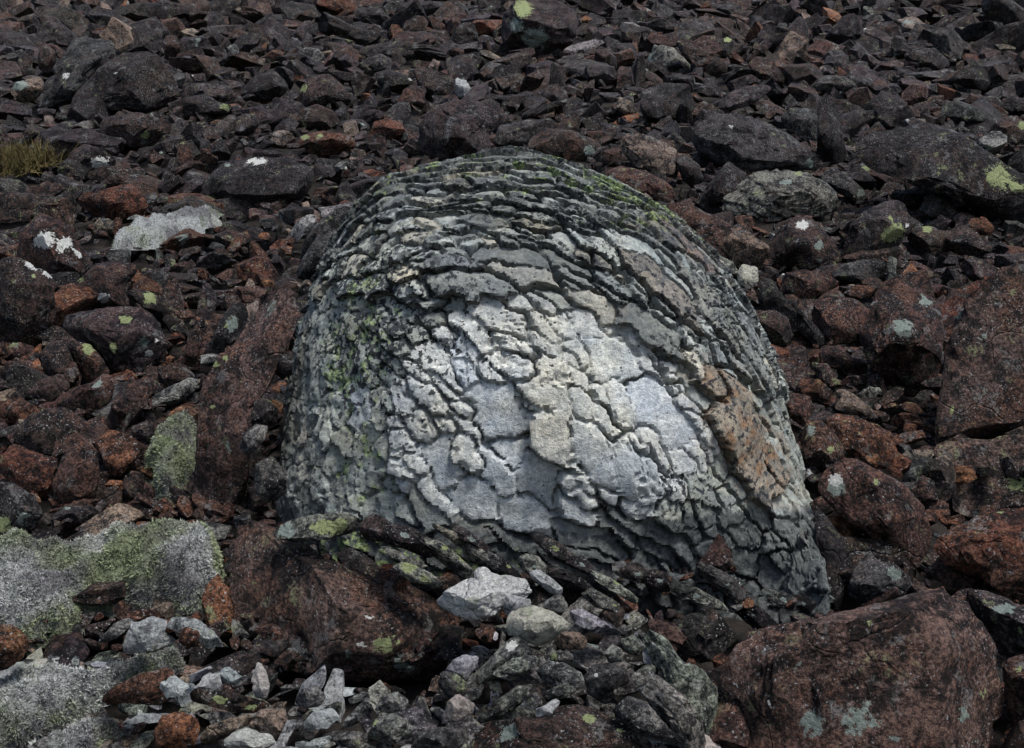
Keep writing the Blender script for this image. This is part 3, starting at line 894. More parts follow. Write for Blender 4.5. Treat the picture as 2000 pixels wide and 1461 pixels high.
S('stone','brown','small lichen-tipped stone by the green lichen slab corner',[(1930,260),(1945,235),(1975,225),(2010,240),(2010,275),(1965,285)],sp=[('g',1998,245,9)])
S('slab','slate','flat grey slab edge-on near the far edge of the slope',[(1905,170),(1950,150),(2010,140),(2020,160),(1960,178)])
S('slab','dark','dark flat slabs ledge beside the square dark boulder',[(1940,205),(1975,190),(2020,192),(2020,215),(1970,220)])

# ---- slope on the mossy side
S('slab','dark','dark shelf of rock with a glaring white lichen top and shadowed front',[(395,372),(413,334),(437,315),(497,306),(560,306),(604,320),(616,343),(607,376),(560,396),(490,406),(420,406),(398,396)],sp=[('w',503,315,19,2.4,-6),('m',445,322,8,2)],D=0.8)
S('slab','brown','flat brown slab beside the stone with a white lichen splash',[(159,344),(196,325),(245,323),(278,334),(287,355),(245,368),(196,357)])
S('stone','purple','purple-brown stone with a square white lichen splash',[(120,330),(135,300),(165,280),(205,292),(228,312),(222,332),(180,338),(150,345)],sp=[('w',197,318,20,1.6)])
S('boulder','rust','rusty brown boulder above the grey woolly moss mat',[(148,392),(160,376),(196,372),(245,358),(271,369),(291,399),(287,417),(238,433),(182,423)],sp=[('w',232,396,5)])
S('boulder','brown','broad brown boulder with a level top and dark face',[(-20,384),(42,376),(105,383),(149,390),(151,420),(138,456),(105,440),(52,435),(-20,440)],D=0.9)
S('boulder','red','red-brown boulder splashed with large white lichens',[(30,515),(40,450),(78,414),(120,430),(152,468),(170,502),(156,535),(112,552),(72,535)],sp=[('w',88,470,20,1,20),('w',128,474,13,1.3),('w',152,496,12,2.5,45),('w',118,488,7)])
S('boulder','brown','large brown boulder with a white lichen streak along its crest',[(-20,515),(30,497),(68,519),(111,544),(107,574),(111,621),(94,663),(85,690),(30,675),(-20,650)],sp=[('w',62,521,16,2.6,25),('w',95,535,16,2.2,35),('g',65,540,5)])
S('boulder','purple','large purple-brown angular boulder dotted with yellow and white lichens',[(113,626),(151,606),(211,600),(271,597),(303,617),(324,661),(328,678),(303,714),(279,738),(245,742),(216,731),(201,696),(177,669),(130,657)],sp=[('g',245,625,13,1.3),('w',292,690,9,1.5),('g',222,679,8),('m',280,670,12),('w',305,665,5)],D=0.9)
S('boulder','brown','brown slab with a white-grey lichen rosette behind the angular boulder',[(139,563),(181,520),(241,512),(281,523),(254,546),(250,574),(275,600),(211,612),(165,606),(155,585)],sp=[('w',200,580,15,1.3),('g',155,545,8)])
S('stone','orange','smooth orange-brown stone lying on the brown slab',[(239,544),(260,529),(279,535),(301,553),(314,571),(294,573),(260,566)])
S('stone','brown','brown stone with a yellow-green lichen patch beside the orange-brown stone',[(231,570),(279,565),(320,580),(345,608),(333,635),(309,635),(286,605),(256,586)],sp=[('g',292,580,13,.8)])
S('stone','tan','tan wedge of stone beside the brown slab with white-grey lichen',[(103,572),(143,572),(171,593),(143,608),(111,597)])
S('slab','slate','dark elongated slab with an oval grey-green lichen patch',[(393,704),(400,680),(420,648),(440,608),(463,588),(484,599),(480,648),(454,680),(416,712)],sp=[('m',455,635,16,1.3,-50),('g',440,640,8,2,-60)])
S('slab','brown','narrow brown slab parallel to the dark elongated slab',[(356,699),(366,660),(390,623),(402,612),(398,660),(382,714)])
S('stone','red','small red-brown stone at the foot of the broad boulder',[(-5,695),(12,672),(41,670),(55,691),(30,703)])
S('stone','brown','brown block below the small red-brown stone',[(-5,729),(15,704),(38,708),(62,736),(51,763),(23,751)])
S('stone','brown','flat-topped brown stone beside the crescent-shaped stone',[(47,774),(75,742),(120,730),(138,751),(130,770),(83,793)])
S('boulder','red','red-brown crescent-shaped stone with a pale scooped edge',[(100,786),(136,760),(177,747),(207,727),(224,744),(220,778),(198,812),(158,821),(126,802)],sp=[('m',190,752,12,2,-30)])
S('stone','rust','rusty low stone beside the big mottled boulder',[(-15,785),(38,776),(72,794),(85,810),(45,832),(-15,820)])
S('boulder','brown','big mottled brown boulder with rust stains downhill of the crescent-shaped stone',[(21,848),(56,813),(90,798),(128,794),(153,813),(185,857),(147,896),(113,890),(75,890),(36,872)])
S('boulder','rust','rusty boulder wedged beneath the big mottled boulder',[(-10,900),(26,866),(75,885),(115,896),(106,926),(91,981),(38,964),(5,930)])
S('boulder','red','upright red-brown boulder beside the bright orange stone',[(100,945),(122,894),(151,866),(181,862),(194,894),(194,941),(183,981),(151,992),(107,981)])
S('stone','orange','bright orange-brown angular stone near the green moss pillow',[(188,862),(211,838),(235,843),(266,858),(284,872),(258,911),(228,936),(205,911)])
S('stone','brown','small squarish stone below the bright orange-brown stone',[(239,938),(256,919),(279,922),(284,960),(267,977),(243,970)])
S('slab','brown','broad brown slab slanting uphill from the bright orange stone',[(194,853),(209,811),(226,772),(256,740),(294,736),(318,747),(296,774),(273,812),(243,846),(211,853)])
S('slab','grey','grey-brown slab jutting over the green moss pillow',[(277,789),(320,760),(376,734),(394,747),(360,785),(316,800),(286,804)])
S('stone','brown','flat-faced brown stone above the jutting grey-brown slab',[(307,714),(339,712),(367,732),(333,763),(310,755)])
S('stone','purple','small purple stone tucked beside the moss pillow',[(254,834),(286,821),(307,838),(288,861),(262,861)])
S('boulder','slate','grey boulder above the thick moss bank with a yellow-green patch',[(-20,940),(23,941),(68,968),(85,1002),(60,1045),(-20,1055)],sp=[('g',5,1025,16),('m',45,1012,14)])
S('stone','slate','low dark stone peeping over the thick moss bank',[(92,1020),(122,989),(175,987),(208,1005),(175,1026)],sp=[('m',130,992,8,2)])
S('slab','brown','narrow brown slab propped behind the flat-topped stone',[(73,695),(105,659),(128,672),(164,747),(143,757),(92,740)])
S('stone','red','brown stone with a bright green lichen spot under the angular boulder',[(128,661),(177,672),(203,704),(217,731),(190,748),(166,751)],sp=[('g',170,683,11)])
S('slab','giant','long rust-brown slab leaning along the flank of the domed boulder',[(368,1010),(375,902),(390,770),(414,712),(471,644),(527,561),(576,540),(603,567),(592,631),(562,690),(535,745),(505,790),(498,840),(490,900),(488,977),(471,1020)],depth=4.10,D=0.45,sp=[('g',470,742,7,2,-50),('g',420,712,9,1.6),('m',530,600,16,2,-60),('g',440,700,6),('m',440,880,9),('g',415,795,6,1.5)])
S('stone','slate','dark block perched beside the shoulder of the domed boulder',[(578,546),(587,510),(617,463),(655,455),(655,482),(636,522),(604,546)],depth=4.75)
S('stone','blue','pale blue-grey stone near the shoulder of the domed boulder',[(561,461),(581,432),(602,418),(620,421),(611,447),(577,473)])
S('slab','slate','dark grey slab lying against the crown flank of the domed boulder',[(583,505),(595,465),(630,425),(665,405),(697,395),(670,441),(655,466),(614,502)])
S('stone','grey','grey angular stone lodged on the flank slab of the domed boulder',[(466,872),(478,845),(500,828),(524,832),(520,855),(500,880),(482,892)],depth=3.85)
S('stone','dark','black blocky stone lodged between flank slab and domed boulder',[(490,815),(497,782),(520,775),(545,800),(540,830),(510,838)],depth=3.95)
S('stone','dark','dark chip of stone wedged high between flank slab and domed boulder',[(535,720),(548,690),(570,695),(572,730),(550,742)],depth=4.05)
S('stone','slate','dark stone wedged low between flank slab and domed boulder',[(495,960),(500,905),(530,890),(560,920),(560,965),(520,985)],depth=3.80)
S('stone','blue','pale grey block resting on the woolly moss mat',[(399,450),(397,425),(413,418),(432,432),(434,452),(415,455)])
S('stone','tan','rounded tan stone at the end of the woolly moss mat',[(184,455),(188,432),(210,427),(232,436),(236,452),(215,465)])
S('stone','orange','small orange stone in the field of reddish rubble',[(500,470),(508,456),(524,455),(530,468),(516,479)])
S('stone','rust','long rust-brown pebble beside the small orange stone',[(440,492),(455,470),(470,466),(472,480),(455,500)])

# ---- beside the domed boulder, slab side
S('slab','red','red-brown slab with pink flecks lying along the upper flank of the domed boulder',[(1290,404),(1320,390),(1356,402),(1401,421),(1461,462),(1501,496),(1503,523),(1477,534),(1439,515),(1371,508),(1335,459)],D=0.5)
S('stone','cream','pale whitish cube of stone beside the red-brown flank slab',[(1439,534),(1450,515),(1480,522),(1482,549),(1461,566),(1441,555)])
S('slab','olive','dark olive slab wedged under the pale whitish cube',[(1369,502),(1386,488),(1431,511),(1445,534),(1433,557),(1401,545)])
S('slab','dark','long dark bar of rock sloping down past the domed boulder',[(1477,585),(1499,522),(1514,556),(1559,598),(1597,639),(1618,667),(1603,685),(1563,655),(1530,650),(1498,620)])
S('stone','purple','round purple stone touching the edge of the domed boulder',[(1469,619),(1485,607),(1510,605),(1539,620),(1550,656),(1535,681),(1505,672)],depth=4.9)
S('stone','red','low red-mottled stone between the white-capped boulder and a lens-shaped stone',[(1520,568),(1533,532),(1571,526),(1623,537),(1644,558),(1592,582),(1571,594),(1544,589)])
S('stone','slate','lens-shaped brown stone under the rounded purple boulder',[(1618,536),(1646,515),(1687,507),(1731,507),(1731,534),(1702,555),(1657,551)])
S('stone','rust','thin red stone under the lens-shaped brown stone',[(1640,577),(1672,556),(1712,560),(1701,581),(1665,587)])
S('boulder','red','squat red-brown boulder with a rounded brow beside the huge dark red block',[(1584,615),(1591,586),(1635,579),(1676,586),(1701,609),(1691,649),(1669,672),(1623,674),(1591,641)],sp=[('m',1640,590,10,2)])
S('boulder','red','huge dark red block with a round grey lichen disc',[(1676,654),(1700,600),(1719,556),(1762,550),(1802,563),(1837,598),(1846,650),(1839,724),(1817,770),(1780,780),(1735,755),(1696,712)],sp=[('m',1765,640,16,.8),('m',1808,585,18,1.5)],D=0.8)
S('stone','olive','small upright olive stone by the rounded purple boulder',[(1731,551),(1735,500),(1751,503),(1749,555)])
S('stone','brown','long tongue-shaped brown stone below the dark bar of rock',[(1599,694),(1606,673),(1635,677),(1661,695),(1697,709),(1689,732),(1646,734),(1618,716)])
S('stone','red','small red stone beside the tongue-shaped brown stone',[(1546,713),(1558,705),(1574,703),(1595,720),(1584,739),(1556,735)])
S('stone','brown','small brown wedge under the tongue-shaped brown stone',[(1576,707),(1616,710),(1637,735),(1625,758),(1601,743)])
S('stone','rust','rusty rounded stone against the edge of the domed boulder',[(1550,765),(1565,739),(1601,741),(1625,761),(1625,792),(1597,799),(1571,786)])
S('stone','red','dark red stone under the rusty rounded stone',[(1527,792),(1544,767),(1578,771),(1592,799),(1569,835),(1546,820)],depth=4.55)
S('stone','tan','grey-tan wedge with one steep flat face',[(1629,799),(1636,756),(1665,767),(1702,797),(1723,827),(1676,824)])
S('stone','red','thin red slab lying above the grey-tan wedge',[(1633,754),(1657,733),(1710,733),(1719,746),(1680,762)],sp=[('m',1700,742,9,2)])
S('stone','olive','small flat olive stone beside the thin red slab',[(1663,777),(1695,756),(1723,761),(1704,781)])
S('boulder','rust','smooth rust-red boulder with a long level top',[(1608,823),(1633,805),(1675,813),(1727,839),(1755,882),(1768,909),(1717,906),(1659,890),(1631,852)])
S('boulder','red','red stone with a small yellow-green spot beside the smooth rust-red boulder',[(1562,857),(1576,820),(1607,823),(1635,851),(1653,884),(1630,914),(1592,927),(1572,899)],sp=[('g',1622,878,7),('m',1585,840,9)])
S('boulder','red','large red-brown boulder with a cream lichen patch at its upper corner',[(1588,951),(1631,901),(1665,891),(1717,917),(1769,948),(1807,990),(1823,1039),(1812,1089),(1779,1117),(1743,1102),(1694,1045),(1650,1020),(1619,989)],sp=[('w',1632,938,13,1,-50),('m',1632,952,18,1,-50),('g',1712,942,6)])
S('stone','orange','little orange-brown stone lying above the large red-brown boulder',[(1683,899),(1700,886),(1717,888),(1741,916),(1711,914)])
S('stone','tan','upright orange-brown pillar stone against the giant slab',[(1811,898),(1857,886),(1867,929),(1867,975),(1847,964),(1819,933)],depth=4.25)
S('stone','red','small red stone at the foot of the upright pillar stone',[(1777,961),(1800,927),(1823,938),(1835,978),(1800,987)])
S('boulder','giant','giant purple-brown slab standing taller than its neighbours',[(1812,885),(1826,800),(1843,700),(1863,620),(1898,568),(1960,518),(2040,480),(2200,500),(2230,850),(1960,862),(1880,866)],sp=[('g',1855,800,9,2.6),('g',1890,826,10,1.5),('m',1865,612,12),('m',1920,660,9),('w',1935,690,4)],D=0.40,pl=[(-.06,.10,1,.40),(-.1,.9,.4,.7)])
S('boulder','giant','dark red-brown block under the giant slab with a bright yellow lichen patch',[(1811,895),(1823,855),(1900,850),(2040,848),(2200,860),(2210,990),(1960,1006),(1890,1018),(1856,998),(1858,944),(1828,908)],sp=[('g',1985,942,22),('m',1830,835,8)],D=0.45,depth=4.45,pl=[(-.06,.10,1,.42),(-.75,-.1,.65,.8)])
S('boulder','rust','rust-orange boulder with a ridged back below the giant slab',[(1809,1074),(1847,1037),(1899,1010),(1951,992),(2040,988),(2160,1020),(2160,1180),(2020,1190),(1961,1163),(1909,1135),(1848,1107)],sp=[('g',1953,1001,8,2)],D=0.7)
S('boulder','purple','grey-purple boulder behind the massive brown block',[(1870,1170),(1909,1141),(1956,1161),(2040,1200),(2150,1240),(2140,1330),(2020,1330),(1961,1310),(1925,1246)],sp=[('m',1965,1190,20,1.5),('g',1993,1230,9)])
S('boulder','red','red boulder with yellow lichen specks beside the massive brown block',[(1955,1292),(2030,1265),(2140,1290),(2140,1470),(2030,1480),(1967,1400)],sp=[('g',1990,1305,9)])
S('boulder','giant','massive rust-brown block spotted with grey-green lichen discs',[(1405,1346),(1423,1273),(1449,1234),(1534,1218),(1633,1197),(1717,1176),(1784,1150),(1821,1140),(1878,1165),(1911,1198),(1943,1262),(1961,1315),(1958,1386),(1935,1460),(1925,1560),(1470,1580),(1408,1400)],sp=[('m',1590,1415,26),('m',1675,1400,34),('g',1543,1318,7),('g',1695,1220,11),('m',1880,1395,14),('w',1848,1412,9),('g',1920,1355,8),('m',1482,1240,9),('w',1500,1375,6),('m',1555,1295,8),('m',1740,1440,16)],D=0.75,pl=[(-.05,.05,1,.70),(-.1,.97,.25,.80),(.75,.1,.65,.72),(-.8,.1,.6,.80),(.55,.65,.5,.8)])
S('stone','slate','low grey stone with a pale edge above the massive rust-brown block',[(1655,1162),(1663,1111),(1694,1083),(1717,1094),(1753,1104),(1786,1137),(1757,1164),(1696,1187)],sp=[('m',1745,1120,14,1.2)])
S('slab','dark','thin dark slab standing against the foot of the domed boulder with a yellow streak',[(1584,960),(1602,990),(1633,1031),(1677,1085),(1663,1147),(1637,1203),(1605,1180),(1592,1065)],sp=[('g',1643,1035,11,4,58),('g',1605,1120,7,2,70),('w',1622,1133,6)],depth=3.75,D=0.5)
S('stone','pale','tiny white chip between the domed boulder and the red stones',[(1574,935),(1578,916),(1590,928),(1590,940)],depth=4.35)
S('slab','dark','dark shelf of broken rock under the overhang of the domed boulder',[(1290,1265),(1300,1215),(1360,1195),(1420,1215),(1440,1250),(1400,1290),(1340,1300)],depth=3.45)

# ---- at the foot of the domed boulder
S('boulder','giant','big rust-brown block with a sunken face in front of the domed boulder',[(441,1050),(500,1010),(570,1030),(640,1090),(720,1120),(800,1132),(862,1172),(899,1232),(874,1292),(852,1340),(650,1330),(480,1304),(461,1230),(446,1130)],sp=[('g',750,1256,22,1.2),('w',725,1210,10),('w',705,1258,9),('m',678,1278,7),('m',790,1292,20),('m',530,1090,12,3,80),('g',505,1150,7,2.5,70)],D=0.75,depth=3.45,pl=[(-.78,.05,.62,.52),(.30,-.12,.95,.72),(.1,.9,.5,.62),(.6,.5,.6,.75),(.2,-.7,.7,.8)])
S('slab','olive','flat slab covered in green lichen on top of the big rust-brown block',[(526,1048),(563,1016),(605,1006),(675,1002),(705,1016),(698,1038),(640,1054),(570,1061)],sp=[('g',645,1028,38,2.2,-4),('m',560,1035,22,1.5)],depth=3.42)
S('slab','dark','dark peaked ridge slab running along the foot of the domed boulder',[(696,1029),(727,1000),(766,1021),(815,1050),(856,1078),(838,1094),(787,1073),(745,1059),(710,1056)],sp=[('m',790,1045,10,2,30)],depth=3.38,st=.6)
S('slab','olive','narrow slab with thick yellow-green lichen below the dark ridge slab',[(763,1105),(790,1095),(836,1116),(870,1141),(838,1154),(799,1136)],sp=[('g',800,1106,16,1.3),('g',832,1132,13,1.2)],depth=3.30,st=.5)
S('slab','olive','layered slab edge with green lichen rising behind the pale stone cluster',[(825,1046),(860,1056),(892,1082),(929,1116),(915,1138),(878,1112),(840,1082)],sp=[('g',905,1085,11),('g',870,1070,7)],depth=3.45,st=.8)
S('slab','olive','second layered slab edge above the pale stone cluster',[(880,1050),(930,1062),(990,1100),(1010,1118),(980,1122),(920,1096)],sp=[('g',985,1106,14,2,25)],depth=3.50,st=.8)
S('slab','olive','grey slab edge with green specks between layered slabs',[(730,1070),(760,1066),(800,1088),(840,1104),(820,1112),(770,1098)],sp=[('g',735,1082,16,1.4)],depth=3.33,st=.8)
S('slab','dark','dark slab edge at the base of the domed boulder above long pale stones',[(1010,1090),(1060,1096),(1140,1130),(1200,1162),(1180,1172),(1100,1146),(1040,1118)],sp=[('g',1125,1170,6),('g',1185,1132,7)],depth=3.52,st=.8)
S('slab','slate','broken dark slab under the big rust-brown block ridge',[(870,1150),(900,1140),(925,1160),(915,1185),(885,1180)],depth=3.32)
S('stone','pale','large pale grey angular stone with a fresh broken face',[(848,1174),(864,1156),(898,1136),(926,1124),(926,1110),(950,1106),(960,1119),(1022,1126),(1030,1144),(1064,1160),(1034,1168),(998,1164),(984,1190),(966,1203),(926,1214),(906,1211),(864,1191)],depth=3.22,D=.8)
S('stone','pale','pale elongated stone leaning behind the large pale angular stone',[(1028,1120),(1050,1110),(1074,1126),(1100,1148),(1096,1168),(1070,1156)],depth=3.30)
S('stone','blue','small pale grey stone between two larger pale stones',[(982,1188),(988,1158),(1036,1170),(1038,1186),(1004,1196),(990,1206)],depth=3.16)
S('stone','grey','small grey block beside the small pale grey stone',[(1048,1184),(1086,1162),(1108,1176),(1108,1196),(1070,1194)],depth=3.22)
S('stone','cream','rounded cream stone with black lichen spots',[(988,1214),(1002,1190),(1042,1182),(1082,1194),(1112,1216),(1112,1236),(1076,1252),(1050,1264),(1018,1248),(992,1240)],depth=3.12)
S('stone','tan','small smooth tan stone below the rounded cream stone',[(1080,1254),(1098,1234),(1130,1234),(1148,1248),(1144,1268),(1098,1270)],depth=3.10)
S('stone','blue','long pale blue-grey stone tapering to a point',[(1108,1190),(1138,1190),(1170,1206),(1212,1228),(1212,1242),(1170,1240),(1122,1220)],depth=3.22)
S('stone','olive','olive-tan stone above the long pale blue-grey stone',[(1132,1162),(1154,1146),(1182,1162),(1212,1180),(1208,1200),(1162,1186)],depth=3.36,sp=[('g',1200,1182,7,1.5)])
S('stone','blue','pale stone wedged beside the big rust-brown block corner',[(868,1310),(886,1288),(906,1278),(936,1282),(932,1302),(910,1328)],depth=3.04)
S('stone','slate','grey cube below the pale stone wedged at the block corner',[(854,1336),(862,1310),(890,1314),(916,1336),(908,1360),(874,1364)],depth=3.0)
S('stone','grey','large grey stone with a pale sloping top amid the slab pile',[(920,1322),(962,1280),(986,1254),(1010,1242),(1040,1268),(1036,1284),(990,1312),(954,1334),(930,1340)],depth=3.05,sp=[('w',1000,1262,13,1.5,-30)])
S('stone','grey','layered grey stone in the middle of the slab pile',[(1044,1310),(1070,1290),(1102,1294),(1140,1316),(1140,1344),(1106,1348),(1062,1334)],depth=2.98,st=.9)
S('stone','slate','dark rounded stone with white flecks in the slab pile',[(1140,1322),(1154,1298),(1190,1294),(1224,1310),(1230,1334),(1198,1348),(1204,1368),(1178,1376),(1148,1356)],depth=2.98,sp=[('w',1165,1318,4)])
S('stone','cream','cream triangular stone standing on grey gravel',[(860,1416),(874,1370),(894,1354),(928,1374),(924,1394),(898,1408)],depth=2.86)
S('stone','grey','small grey stone beside the cream triangular stone pair',[(1016,1382),(1026,1358),(1050,1354),(1060,1372),(1042,1388)],depth=2.9)
S('stone','pale','small pale stone lying on the lichen-dotted low boulder',[(1044,1390),(1082,1366),(1096,1370),(1076,1396),(1050,1400)],depth=2.86)
S('boulder','brown','low brown boulder with a blue-grey lichen disc and green smears',[(905,1462),(954,1406),(1010,1396),(1058,1400),(1074,1384),(1130,1374),(1186,1394),(1242,1418),(1286,1456),(1300,1540),(905,1560)],sp=[('m',995,1432,19,1),('g',1150,1402,14,1.5),('g',1210,1428,11,1.3),('w',1300,1455,10)],D=0.6,depth=2.85)
S('slab','olive','long olive slab curving down beside the massive rust-brown block',[(1256,1244),(1266,1198),(1286,1230),(1330,1286),(1372,1306),(1402,1344),(1412,1480),(1380,1480),(1362,1404),(1312,1348),(1272,1292)],depth=3.0,st=.9,D=.5)
S('slab','olive','long grey slab parallel to the curving olive slab',[(1220,1306),(1258,1310),(1298,1326),(1340,1360),(1374,1408),(1388,1490),(1350,1490),(1304,1412),(1254,1364)],depth=2.9,st=.9,D=.5)
S('slab','grey','short grey slab below the long grey slab',[(1196,1384),(1226,1358),(1262,1370),(1292,1404),(1326,1444),(1290,1450),(1242,1430),(1204,1408)],depth=2.8,st=.7)
S('stone','olive','mottled olive stone on the slab pile',[(1064,1350),(1106,1332),(1128,1348),(1104,1364),(1074,1366)],depth=2.92)
S('slab','olive','diagonal slate slab under the mottled olive stone',[(918,1416),(954,1380),(1010,1338),(1044,1338),(1014,1380),(972,1406)],depth=2.95,st=.7)
S('slab','olive','dark slate slab arching over the slab pile',[(955,1318),(1000,1286),(1040,1278),(1062,1290),(1040,1308),(1000,1330)],depth=2.99,st=.8)
S('stone','slate','dark stone with a green spot at the top of the slab pile',[(1062,1290),(1076,1270),(1110,1272),(1122,1290),(1100,1300)],depth=3.02,sp=[('g',1083,1283,7)])
S('stone','grey','pale grey stone among pebbles on the slab pile',[(1180,1275),(1195,1258),(1215,1272),(1212,1292),(1190,1296)],depth=3.06)
S('slab','olive','small slate slab beside the long olive slab',[(1210,1250),(1240,1238),(1262,1262),(1250,1282),(1222,1276)],depth=3.1,st=.6)

# ---- mossy corner
S('boulder','orange','orange boulder half sunk at the edge of the moss bank',[(-40,1225),(21,1219),(47,1234),(58,1261),(44,1286),(14,1307),(-40,1320)],depth=3.05)
S('stone','blue','pale grey stone between the two moss banks',[(243,1247),(257,1219),(297,1203),(327,1210),(324,1236),(352,1252),(301,1274),(241,1277)],depth=3.1)
S('stone','blue','arched pale stone around a small rust stone',[(320,1224),(343,1203),(388,1210),(418,1234),(441,1263),(405,1268),(378,1242),(345,1236)],depth=3.06)
S('stone','rust','small rust stone set against the arched pale stone',[(348,1250),(362,1224),(390,1234),(388,1262),(365,1266)],depth=2.98)
S('stone','grey','long grey stone leaning at the lower edge of the thick moss bank',[(187,1254),(224,1217),(252,1203),(266,1215),(229,1247),(196,1258)],depth=3.12)
S('slab','rust','rust-orange slab half covered by moss',[(187,1377),(217,1343),(273,1315),(334,1302),(345,1320),(322,1333),(333,1357),(315,1379),(245,1374)],depth=2.92)
S('stone','pale','square pale chip lying on the rust-orange slab',[(318,1333),(343,1320),(366,1338),(355,1359),(323,1363)],depth=2.84)
S('stone','cream','upright pale splinter beside the big rust-brown block',[(491,1324),(504,1288),(520,1308),(527,1338),(523,1366),(498,1363)],depth=2.9)
S('stone','pale','pale pointed stone near the upright splinter',[(379,1345),(402,1318),(430,1315),(432,1338),(415,1352)],depth=2.92)
S('stone','blue','flat pale stone near the upright splinter',[(421,1315),(448,1304),(471,1324),(462,1340),(434,1333)],depth=2.96)
S('stone','orange','round orange-topped stone in the grey gravel',[(299,1431),(316,1397),(350,1389),(380,1399),(392,1418),(382,1454),(350,1470),(306,1463)],depth=2.76)
S('slab','brown','flat brown slab with two green lichen patches in the gravel',[(358,1359),(388,1343),(451,1350),(527,1373),(520,1393),(455,1391),(385,1374)],depth=2.86,sp=[('g',430,1366,16,1.8,12),('g',490,1382,11,1.5)])
S('slab','tan','long tan slab tilted in the gravel',[(383,1450),(406,1420),(448,1402),(499,1393),(494,1415),(434,1436),(399,1456)],depth=2.76)
S('stone','pale','white-topped stone beside the long tan slab',[(430,1456),(451,1432),(483,1420),(507,1430),(534,1434),(536,1458),(490,1470)],depth=2.72)
S('stone','tan','brown block standing behind the white-topped stone',[(488,1417),(507,1385),(556,1383),(562,1404),(541,1450),(518,1436)],depth=2.76)
S('stone','grey','green-tinged grey stone in the gravel below the big rust-brown block',[(715,1440),(735,1402),(770,1392),(800,1408),(805,1440),(765,1455)],depth=2.78,sp=[('g',732,1410,9,2,-50)])
S('stone','slate','brownish stone at the edge of the gravel beside the low brown boulder',[(800,1470),(815,1430),(860,1420),(910,1418),(915,1445),(880,1480)],depth=2.72)
S('stone','grey','grey stone with a flat top under the big rust-brown block',[(730,1388),(745,1360),(775,1350),(800,1368),(790,1388),(760,1394)],depth=2.85)
S('stone','pale','pale stone in the gravel beside the flat-topped grey stone',[(590,1415),(610,1390),(650,1382),(665,1402),(640,1424),(605,1428)],depth=2.78)
S('stone','grey','grey gravel stone at the shadowed foot of the big rust-brown block',[(575,1372),(590,1345),(620,1340),(638,1360),(625,1380),(595,1384)],depth=2.88)

# thin ledges of layered rock along the foot of the domed boulder
_r = np.random.default_rng(21)
for _i in range(16):
    _x = 770 + 860 * (_i + _r.uniform(-.4, .4)) / 16
    _y = 1050 + (_x - 770) * 0.196 + _r.uniform(-38, 30)
    _l, _t, _a = _r.uniform(30, 80), _r.uniform(10, 22), radians(_r.uniform(12, 44))
    _p = [(-1, .1), (-.8, -.6), (-.1, -1), (.6, -.7), (1, .2), (.5, .9), (-.3, 1), (-.9, .7)]
    _p = [(u * _l * _r.uniform(.85, 1.1), v * _t * _r.uniform(.8, 1.2)) for u, v in _p]
    _p = [(_x + u * cos(_a) - v * sin(_a), _y + u * sin(_a) + v * cos(_a)) for u, v in _p]
    S('slab', ['slate', 'dark', 'olive'][_i % 3], 'thin dark ledge of layered rock along the foot of the domed boulder', _p, depth=3.50 + _r.uniform(-.05, .06) + 0.00018 * max(0, _x - 1100), st=.8,
      sp=[('g', _x + _r.uniform(-30, 30), _y - 6, _r.uniform(6, 13), 1.8, 25)] if _i % 2 == 0 and _x < 1250 else [('m', _x, _y, 8, 2, 25)])

def build_stones():
    out = []
    for q, (name, col, label, poly, o) in enumerate(H):
        r = np.random.default_rng(1000 + q)
        p = np.array(poly, float)
        w = p[:, 0].max() - p[:, 0].min(); h = p[:, 1].max() - p[:, 1].min()
        cx, cy = poly_mid(poly)
        size = math.sqrt(w * h)
        yb = p[:, 1].max()
        g = ground_depth(cx, min(yb, 1520))
        kk = g / FPX
        D = o.get('D', 0.75) * 0.5 * size * kk * 1.15
        depth = o.get('depth', g + D * 0.55)
        n = 5 if size > 140 else (4 if size > 46 else 3)
        P, f, X, Y, front, ctr, k = shape_solid(poly, depth, D, n, r, e=o.get('e', 0.60), strata=o.get('st', 0.0), planes=o.get('pl'), slab=name == 'slab' or o.get('flat', False))
        c = np.array(COL[col]) * np.array([*(1 + r.normal(0, .10) + r.normal(0, .03, 3)), 1])
        loc = ctr - np.array([0, 0, 0.5 * h * k])
        ob = link(name, mesh_np(name, P - loc, f), STONE); sharp(ob.data, 30)
        ob.location = loc
        me = ob.data
        vattr(me, 'tint', np.tile(c, (len(P), 1)))
        L = spots_field(o.get('sp', []), X, Y, front)
        if 'sp' not in o:      # a little stray lichen
            L[:, 2] = 0.25 * (r.random() < .5)
        vattr(me, 'lich', np.hstack([L, np.zeros((len(L), 1))]))
        tag(ob, label, 'boulder' if name == 'boulder' else ('slab' if name == 'slab' else 'stone'), 'stones of the scree slope', 'thing')
        zmark(poly, depth - 0.6 * D)
        out.append((ob, cx, cy, size, depth, label))
    return out
STONES = build_stones()
# each ledge named by its nearest neighbour
_ledge = [s for s in STONES if s[5].startswith('thin dark ledge')]
_other = [s for s in STONES if not s[5].startswith('thin dark ledge') and len(s[5].split()) <= 8]
STONES = [s for s in STONES if not s[5].startswith('thin dark ledge')] + _ledge
_taken = set()
for s in _ledge:
    word_ = {'dark': 'black', 'slate': 'dark grey', 'olive': 'olive'}
    for t in sorted(_other, key=lambda t: (t[0].location - s[0].location).length):
        lab = 'thin ledge of layered rock close to the ' + t[5]
        if lab not in _taken: break
    _taken.add(lab)
    s[0]['label'] = lab

print('t', time.time() - _t0, 'stones')

